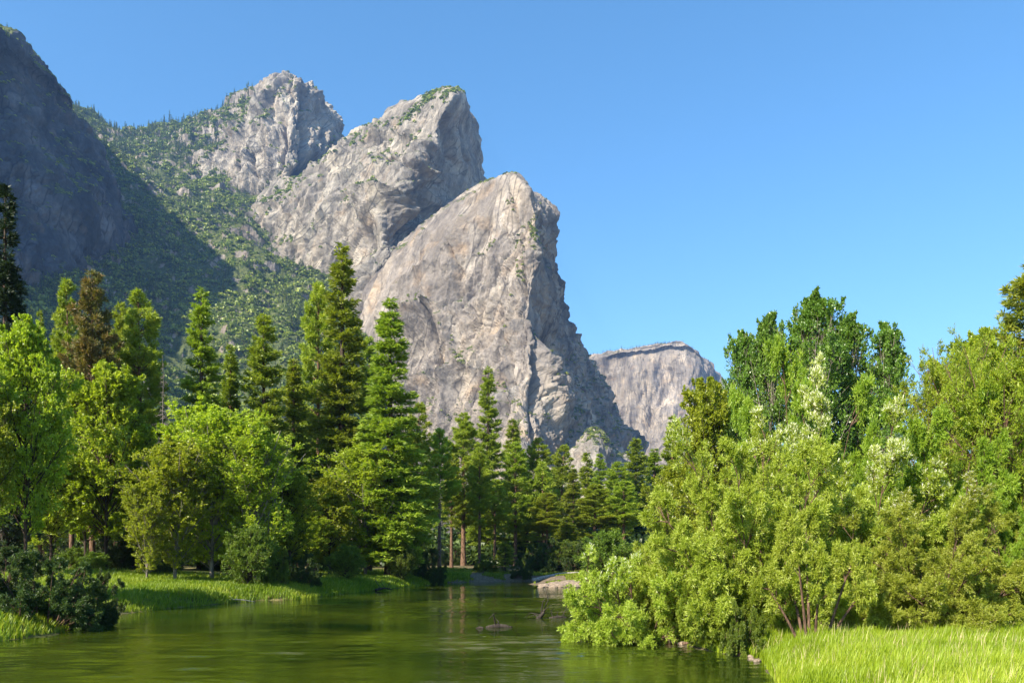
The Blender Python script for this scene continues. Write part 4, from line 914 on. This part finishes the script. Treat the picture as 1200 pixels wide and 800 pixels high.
grass("dry_stalks", 5200, (3.5, 22, 12, 30.5), 0.5, 0.85, 0.012, bark_mat("straw", (0.30, 0.24, 0.11), (0.50, 0.42, 0.22), 4), "straw coloured seed stalks standing in the bright grass at the lower right", 65, lambda x, y, sd: (fbm(np.stack([x, y, 0 * x], 1) * .5, 2, 3) > -.1) * 1.0)
def log(name, pts, radii, mat, label, group=None, cat="log", seed=0, twigs=0):
    """a bent tapering piece of timber through the given points with broken side branches"""
    rng = np.random.default_rng(seed); pts = np.array(pts, float)
    C = crspline(pts, [5] * (len(pts) - 1)); C += rng.normal(size=C.shape) * radii[0] * 0.08
    rr = np.interp(np.linspace(0, 1, len(C)), np.linspace(0, 1, len(radii)), radii) * (1 + rng.normal(size=len(C)) * 0.06)
    k = 10; T = norm(np.gradient(C, axis=0)); U = norm(np.cross(T, np.array([0.1, 0.05, 1.0]))); Vv = np.cross(T, U); a = np.arange(k) * 2 * math.pi / k
    ring = C[:, None] + (U[:, None] * np.cos(a)[None, :, None] + Vv[:, None] * np.sin(a)[None, :, None]) * (rr[:, None] * (1 + 0.10 * rng.normal(size=(1, k))))[..., None]
    V = ring.reshape(-1, 3); i = np.arange(len(C) - 1)[:, None] * k; j = np.arange(k)[None]; jn = (j + 1) % k
    Q = np.stack([i + j, i + k + j, i + k + jn, i + jn], -1).reshape(-1, 4)
    V = np.concatenate([V, C[:1], C[-1:]]); c0 = len(V) - 2; c1 = len(V) - 1; jj = np.arange(k); e = (len(C) - 1) * k
    T1 = np.stack([np.full(k, c0), jj, (jj + 1) % k], 1); T2 = np.stack([np.full(k, c1), e + (jj + 1) % k, e + jj], 1)
    base = C.mean(0); me = mesh_np(name, V - base, [Q, T1, T2], mat, smooth_sh=True); o = obj(name, me, loc=base)
    tag(o, label, cat, group)
    if twigs:
        s = rng.integers(1, len(C) - 1, twigs); D = norm(rng.normal(size=(twigs, 3)) + np.array([0, 0, 0.9])); L_ = radii[0] * rng.uniform(3, 9, twigs)
        P0 = C[s] - base; P1 = P0 + D * L_[:, None]; D2 = norm(D + rng.normal(size=(twigs, 3)) * .7); P2 = P1 + D2 * L_[:, None] * .7
        tv = merge([tubes(P0, P1, rr[s] * .35, rr[s] * .2, 5), tubes(P1, P2, rr[s] * .2, rr[s] * .07, 4)])
        obj("branch", mesh_np("branch", *tv, mat, smooth_sh=True), o)
    return o
def at(px, py, z):      # a point at height z seen at this place
    Y = (CZ - z) * F / (py - HY); return [(px - 600) / F * Y, Y, z]
gz = Hs((650 - 600) / F * 116, 116) + 0.2
log("fallen_log", [((624 - 600) / F * 115, 115, Hs(3, 115) + .25), ((650 - 600) / F * 116, 116, gz), ((678 - 600) / F * 116, 116, Hs(9.7, 116) + .22)], [0.34, 0.3, 0.22], M_DEAD, "long straight white log lying behind the gravel bar", seed=1)
c = at(584, 735, 0.0)
log("driftwood", [[c[0] - .55, c[1], -.02], [c[0], c[1] + .1, .06], [c[0] + .65, c[1] + .1, .0]], [0.10, 0.13, 0.07], M_DRIFT, "dark low driftwood breaking the water in mid river", "driftwood in the river", "driftwood", 2, 2)
c = at(562, 736, 0.0)
log("driftwood", [[c[0] - .16, c[1], -.02], [c[0], c[1], .04], [c[0] + .2, c[1], .0]], [0.05, 0.07, 0.04], M_DRIFT, "tiny dark piece of driftwood left of the low mid-river one", "driftwood in the river", "driftwood", 3)
c = at(636, 724, 0.0)
log("driftwood", [[c[0] - .3, c[1], -.1], [c[0], c[1] + .1, .25], [c[0] + .1, c[1] + .1, .55]], [0.13, 0.10, 0.04], M_DRIFT, "upright dark snag with twigs sticking out of the river", "driftwood in the river", "driftwood", 4, 5)
c = at(648, 724, 0.0)
log("driftwood", [[c[0] - .2, c[1], -.02], [c[0] + .3, c[1], .08], [c[0] + .8, c[1] + .2, .0]], [0.08, 0.08, 0.05], M_DRIFT, "flat dark branch floating right of the upright snag", "driftwood in the river", "driftwood", 5, 4)
def bank_log(px, Y, dx, dy, r, lab, seed, mat=M_DEAD, tw=4, grp="dead branches on the banks"):
    x = (px - 600) / F * Y; g = max(0.0, Hs(x, Y)); g2 = max(0, Hs(x + dx, Y + dy))
    return log("dead_branch", [[x, Y, g + r], [x + dx * .5, Y + dy * .5, (g + g2) / 2 + r * 2.4], [x + dx, Y + dy, g2 + r]], [r, r * .8, r * .45], mat, lab, grp, "dead branch", seed, tw)
bank_log(196, 53.5, 0.7, 0.2, 0.05, "short pale stick forked at the left water's edge", 6)
bank_log(268, 59, 1.9, 0.2, 0.05, "grey bent branch on the left bank below the round light shrub", 7)
bank_log(440, 80, 1.5, 1.2, 0.12, "dark leaning limb on the left bank before the second tallest conifer", 8, M_DRIFT)
bank_log(82, 36.2, 1.3, -0.6, 0.05, "dark branch reaching over the water from the big dark shrub", 9, M_DRIFT)
bank_log(10, 36.0, 1.1, 0.5, 0.07, "pale drift log at the foot of the dark left shrubs", 10)
bank_log(758, 30.8, 1.6, 0.3, 0.05, "tangled brown branch at the waterline under the overhanging willow", 11, M_BARKR, 8)
bank_log(800, 29.5, 1.5, -0.9, 0.06, "brown root wood along the bank right of the overhanging willow", 12, M_BARKR, 7)
bank_log(1172, 27.2, 1.2, 0.3, 0.04, "arching grey twigs at the right edge of the grass", 13, M_DEAD, 14)
bank_log(1150, 26.8, 1.6, 0.5, 0.035, "grey dead branch lying under the arching twigs", 14, M_DEAD, 9)
bank_log(1020, 26.3, 1.2, -0.3, 0.03, "thin reddish dead branch at the foot of the wide silvery willow", 15, M_BARKR, 6)

# flat stones of the gravel bar
m, n, out = new_mat("river_stone"); tcn = node(n, "ShaderNodeTexCoord"); nn_ = node(n, "ShaderNodeTexNoise"); nn_.inputs["Scale"].default_value = 3; nn_.inputs["Detail"].default_value = 6
n.links.new(tcn.outputs["Object"], nn_.inputs["Vector"]); rr_ = ramp(n, [(0.35, (0.12, 0.085, 0.06)), (0.65, (0.30, 0.235, 0.17))]); n.links.new(nn_.outputs["Fac"], rr_.inputs[0])
p = node(n, "ShaderNodeBsdfPrincipled"); p.inputs["Roughness"].default_value = 0.9; n.links.new(rr_.outputs[0], p.inputs["Base Color"]); n.links.new(p.outputs[0], out.inputs[0]); M_STONE = m
import bmesh
def stone_mesh(seed):
    bm = bmesh.new(); bmesh.ops.create_icosphere(bm, subdivisions=3, radius=1); P = np.array([v.co[:] for v in bm.verts])
    d = 1 + fbm(P * 1.1, 3, seed) * 0.35; q = np.round((P * d[:, None]) * 3.2 + 0.2 * P) / 3.2 * 0.35 + P * d[:, None] * 0.65
    for v, c_ in zip(bm.verts, q): v.co = c_
    me = bpy.data.meshes.new("stone"); bm.to_mesh(me); bm.free(); me.materials.append(M_STONE); return me
stones = [stone_mesh(k) for k in range(4)]; rng = np.random.default_rng(8)
def stone(x, y, sx, sy, sz, rz, label, group, k, zz=None):
    o = obj("flat_stone", stones[k % 4], loc=(x, y, (max(0, Hs(x, y)) if zz is None else zz) + sz * 0.25)); o.scale = (sx, sy, sz); o.rotation_euler = (0, 0, rz); return tag(o, label, "stone", group)
for k in range(46):
    px = rng.uniform(630, 700); Y = rng.uniform(89.5, 100); x = (px - 600) / F * Y
    s_ = rng.uniform(0.3, 1.1); stone(x, Y, s_, s_ * rng.uniform(.5, 1), s_ * 0.26 + .05, rng.random() * 6, "flat tan stone lying among others on the gravel bar", "flat stones on the gravel bar", k)
for k in range(26):
    px = rng.uniform(775, 880); Y = np.interp(px, [775, 850, 880], [31, 27.2, 24.8]) + rng.uniform(-.1, .6); x = (px - 600) / F * Y + 0.2
    s_ = rng.uniform(0.06, 0.22); stone(x, Y, s_, s_ * .8, s_ * .5, rng.random() * 6, "small stone at the muddy edge under the willows", "small stones under the willows", k)
print("small things", round(time.time() - T0, 1))

# ------------------------------------------------------------------ trees and scrub on the mountains
def slope_conifer(seed, H_=30.):
    rng = np.random.default_rng(seed); nb = 46; t = np.sort(rng.random(nb)); z = H_ * (0.06 + 0.93 * t); a = rng.random(nb) * 6.283
    r = H_ * 0.15 * (1 - t) ** 0.8 * (0.6 + 0.6 * rng.random(nb)) + 0.4
    j = np.repeat(np.arange(nb), 5); s = 0.2 + 0.7 * rng.random(len(j)); aj = a[j] + rng.normal(size=len(j)) * .4
    o_ = np.stack([np.cos(aj), np.sin(aj), 0 * aj], 1); P = o_ * (r[j] * s * .6)[:, None]; P[:, 2] += z[j] - 0.25 * r[j] * s + rng.normal(size=len(j)) * .3
    D = o_ + rng.normal(size=P.shape) * .35; V, Q = cards(P, D, r[j] * .55 + 0.6, 1.15, rng, .5); v = np.clip(.15 + .7 * rng.random(len(j)), 0, 1)
    tv = tubes(np.array([[0, 0, -2.]]), np.array([[0, 0, H_ * .95]]), np.array([.45]), np.array([.08]), 5); V, Qa = merge([(V, Q), tv])
    return V, Qa, np.concatenate([v, np.zeros(len(tv[1]))]), np.concatenate([np.zeros(len(Q), int), np.ones(len(tv[1]), int)])
def scrub_clump(seed, R=4.0):
    rng = np.random.default_rng(seed); n_ = 46; D = norm(rng.normal(size=(n_, 3))); D[:, 2] = np.abs(D[:, 2]) * 1.1 - .15
    P = D * np.array([R, R, R * .8]) * (0.62 + .25 * rng.random((n_, 1))); T = norm(np.cross(D, rng.normal(size=(n_, 3)))) * .8 + D * .35
    V, Q = cards(P - T * R * .22, T, R * .50, R * .42, rng, .5); return V, Q, np.clip(.15 + .75 * rng.random(n_), 0, 1)
def visible(P):
    px = 600 + P[:, 0] / P[:, 1] * F; py = HY - (P[:, 2] - CZ) / P[:, 1] * F
    return px, py
protos = [slope_conifer(k) for k in range(5)]
pm = [mesh_np("slope_conifer", V, Q, [M_SLOPE, M_BARKD], fattr={"v": v}, midx=mi) for V, Q, v, mi in protos]
cl = [scrub_clump(90 + k) for k in range(6)]
def scatter_mass(name, P, scale, kinds, mat, label, cat, seed, mats2=None):
    rng = np.random.default_rng(seed); Vs, Qs, vs, ms = [], [], [], []; off = 0
    a = rng.random(len(P)) * 6.283; ki = rng.integers(0, len(kinds), len(P))
    for k, kd in enumerate(kinds):
        s = np.where(ki == k)[0]
        if not len(s): continue
        V, Q, v = kd[0], kd[1], kd[2]; c_, s_ = np.cos(a[s]), np.sin(a[s])
        X = V[None, :, 0] * c_[:, None] - V[None, :, 1] * s_[:, None]; Yv = V[None, :, 0] * s_[:, None] + V[None, :, 1] * c_[:, None]
        A = np.stack([X, Yv, np.broadcast_to(V[None, :, 2], X.shape)], -1) * scale[s][:, None, None] + P[s][:, None]
        Vs.append(A.reshape(-1, 3)); Qs.append((Q[None] + (np.arange(len(s)) * len(V))[:, None, None]).reshape(-1, 4) + off); off += len(s) * len(V)
        vs.append((np.clip(v[None] + (rng.random(len(s)) - .5)[:, None] * .6, 0, 1)).ravel()); ms.append(np.tile(kd[3] if len(kd) > 3 else np.zeros(len(Q), int), len(s)))
    o = obj(name, mesh_np(name, np.concatenate(Vs), np.concatenate(Qs), mats2 or mat, fattr={"v": np.concatenate(vs)}, midx=np.concatenate(ms)))
    return tag(o, label, cat, kind="stuff")
def pick(surf, n_, fn, seed):
    P, N, veg = surf; rng = np.random.default_rng(seed); p = P.reshape(-1, 3); nn = N.reshape(-1, 3)
    dA = 1.0; px, py = visible(p); wgt = fn(p, nn, px, py, veg.ravel()) * (np.einsum('ij,ij->i', nn, -norm(p)) > 0.02) * (px > -20) * (px < 1220) * (py < 668)
    wgt = np.clip(wgt, 0, None); c_ = np.cumsum(wgt); i = np.searchsorted(c_, rng.random(n_) * c_[-1]); i = np.clip(i, 0, len(p) - 1)
    return p[i] + rng.normal(size=(n_, 3)) * np.array([1, 1, 0]), nn[i]
rng = np.random.default_rng(3)
# wooded slope: scrub mass, tree mass, and the nearer conifers one by one
Pa, _ = pick(m4, 28000, lambda p, n_, px, py, vg: (py < 520) * (px < 470) * (n_[:, 2] > .22) * (fbm(p / 70., 3, 7) > -.25), 1)
scatter_mass("oak_scrub", Pa, 0.7 + 2.1 * rng.random(len(Pa)) ** 2.5, cl, M_OAK, "rounded oak scrub covering the wooded slope between the rock walls", "scrub", 2)
Pb, _ = pick(m4, 3200, lambda p, n_, px, py, vg: (px < 460) * (n_[:, 2] > .2) * np.clip(fbm(p / 110., 3, 21) + .2 + .9 * (py < 190), 0, 1) * (py < 420), 3)
scatter_mass("distant_conifers", Pb, 0.45 + .6 * rng.random(len(Pb)), protos, None, "far-off conifers massed along the saddle and the wooded slope", "trees", 4, [M_SLOPE, M_BARKD])
SG = "conifers on the wooded slope"
Pc, _ = pick(m4, 110, lambda p, n_, px, py, vg: (px > 120) * (py > 230) * (py < 420) * np.clip(fbm(p / 80., 3, 33) + .1, 0, 1) * (n_[:, 2] > .2), 5)
Pd, _ = pick(m4, 90, lambda p, n_, px, py, vg: (py < 175) * (px > 75) * (px < 300) * 1.0, 6)
def lone(Pq, lab, grp, smin, smax):
    for k, q in enumerate(Pq):
        o = obj("slope_conifer", pm[k % 5], loc=tuple(q)); sx = rng.uniform(smin, smax); o.scale = (sx, sx, sx * rng.uniform(.9, 1.25)); o.rotation_euler = (0, 0, rng.random() * 6.28)
        tag(o, lab, "conifer", grp)
lone(Pc, "small conifer among others on the wooded slope between the rock walls", SG, .7, 1.2)
lone(Pd, "tiny conifer in the row along the saddle ridge", "conifers along the saddle ridge", .8, 1.25)
def near(px, py, line, w):
    best = np.full(len(px), 1e9)
    for (ax, ay), (bx, by) in zip(line[:-1], line[1:]):
        ex, ey = bx - ax, by - ay; t = np.clip(((px - ax) * ex + (py - ay) * ey) / (ex * ex + ey * ey), 0, 1)
        best = np.minimum(best, np.hypot(px - ax - t * ex, py - ay - t * ey))
    return np.exp(-(best / w) ** 2)
LEDGE = {11: [[(600,240),(612,300),(606,345)],[(506,372),(530,400),(545,432)],[(585,440),(600,470),(614,505)],[(560,300),(580,285)],[(480,350),(500,345)],[(620,255),(630,290)]],
         12: [[(398,168),(372,194),(340,212),(316,232),(296,258)],[(372,204),(340,224),(312,246)],[(392,180),(430,157),(470,140),(502,124)],[(365,266),(400,236),(440,207),(475,170)],[(300,292),(340,280)],[(440,185),(465,168),(492,160)],[(500,115),(530,112)]],
         13: [[(392,168),(362,190),(330,206),(300,226)],[(240,172),(262,150),(300,116),(322,104)],[(235,185),(262,165),(290,135)],[(298,150),(322,122),(340,100)],[(235,165),(262,168)]], 14: [[(0,36),(70,104),(80,122)]], 15: [[(680,515),(694,508),(708,516)]]}
def ledge_w(px, py, k): return sum(near(px, py, l_, 5.0) for l_ in LEDGE[k])
# scrub and trees on ledges of the rock
for (sf, nsc, ntr, sd_, lab) in [(m1, 900, 0, 11, "scrub in the cracks and ledges of the great near buttress"), (m2, 4600, 50, 12, "scrub on the ledges of the middle rock tower"),
                                 (m3, 2200, 25, 13, "scrub on the shoulder of the highest rock tower"), (m0, 2600, 20, 14, "dark scrub on the shaded left rock wall"), (m6, 260, 0, 15, "scrub on the pale pinnacle")]:
    Pq, Nq = pick(sf, nsc, lambda p, n_, px, py, vg: (0.25 * np.clip(vg - .25, 0, 1) ** 1.5 + .5 * ledge_w(px, py, sd_) * (fbm(p / 25., 2, 8) > -.1)) * (n_[:, 2] > .15), sd_)
    scatter_mass("ledge_scrub", Pq, (.35 + .75 * rng.random(len(Pq)) ** 1.6) * {12: 1.45, 13: 1.7}.get(sd_, 1), cl, M_OAK, lab, "scrub", sd_)
    if ntr:
        Pt, _ = pick(sf, ntr, lambda p, n_, px, py, vg: (.1 * np.clip(vg - .2, 0, 1) + ledge_w(px, py, sd_)) * (n_[:, 2] > .2), sd_ + 50)
        lone(Pt, {12: "tiny conifer rooted on a ledge of the middle rock tower", 13: "tiny conifer rooted on the highest rock tower", 14: "tiny conifer on the shaded left rock wall"}[sd_],
             {12: "conifers on the middle rock tower", 13: "conifers on the highest rock tower", 14: "conifers on the left rock wall"}[sd_], .25, .6)
Pq, _ = pick(m1, 1500, lambda p, n_, px, py, vg: (px > 640) * (py > 400) * (n_[:, 2] > .15) + (py > 480) * .5, 16)
scatter_mass("ledge_scrub", Pq, .5 + .8 * rng.random(len(Pq)), cl, M_OAK, "shaded scrub on the lower right flank of the great buttress", "scrub", 17)
Pq, _ = pick(m5, 1300, lambda p, n_, px, py, vg: (n_[:, 2] > .35) * (py < 430) * 1.0, 18)
scatter_mass("distant_conifers", Pq, .18 + .34 * rng.random(len(Pq)) ** 1.5, protos, None, "line of trees along the rim of the far cliff", "trees", 19, [M_SLOPE, M_BARKD])

# low growth that fills the wood behind the trunks
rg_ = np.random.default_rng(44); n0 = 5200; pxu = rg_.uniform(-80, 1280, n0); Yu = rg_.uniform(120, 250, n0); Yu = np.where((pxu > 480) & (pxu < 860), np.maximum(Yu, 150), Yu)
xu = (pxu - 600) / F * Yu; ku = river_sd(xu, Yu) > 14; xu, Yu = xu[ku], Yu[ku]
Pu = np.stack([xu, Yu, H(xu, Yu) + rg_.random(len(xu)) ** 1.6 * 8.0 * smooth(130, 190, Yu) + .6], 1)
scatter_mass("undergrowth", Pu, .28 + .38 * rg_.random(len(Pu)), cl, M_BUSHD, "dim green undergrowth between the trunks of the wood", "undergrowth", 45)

# ------------------------------------------------------------------ air
hz = bpy.data.materials.new("haze"); hz.use_nodes = True; n = hz.node_tree
for x_ in list(n.nodes): n.nodes.remove(x_)
out = n.nodes.new("ShaderNodeOutputMaterial"); pv = n.nodes.new("ShaderNodeVolumePrincipled")
pv.inputs["Color"].default_value = (0.26, 0.50, 1.0, 1); pv.inputs["Density"].default_value = 0.00005; pv.inputs["Anisotropy"].default_value = 0.1
n.links.new(pv.outputs[0], out.inputs["Volume"])
V = np.array([[x_, y_, z_] for z_ in (-8, 2200) for y_ in (-400, 9500) for x_ in (-7400, 7400)], float)
Q = np.array([[0, 2, 3, 1], [4, 5, 7, 6], [0, 1, 5, 4], [2, 6, 7, 3], [0, 4, 6, 2], [1, 3, 7, 5]])
hzo = obj("haze", mesh_np("haze", V, Q, hz)); hzo["kind"] = "stuff"; hzo["label"] = "thin blue air between the river and the far rock walls"
print("done", round(time.time() - T0, 1))
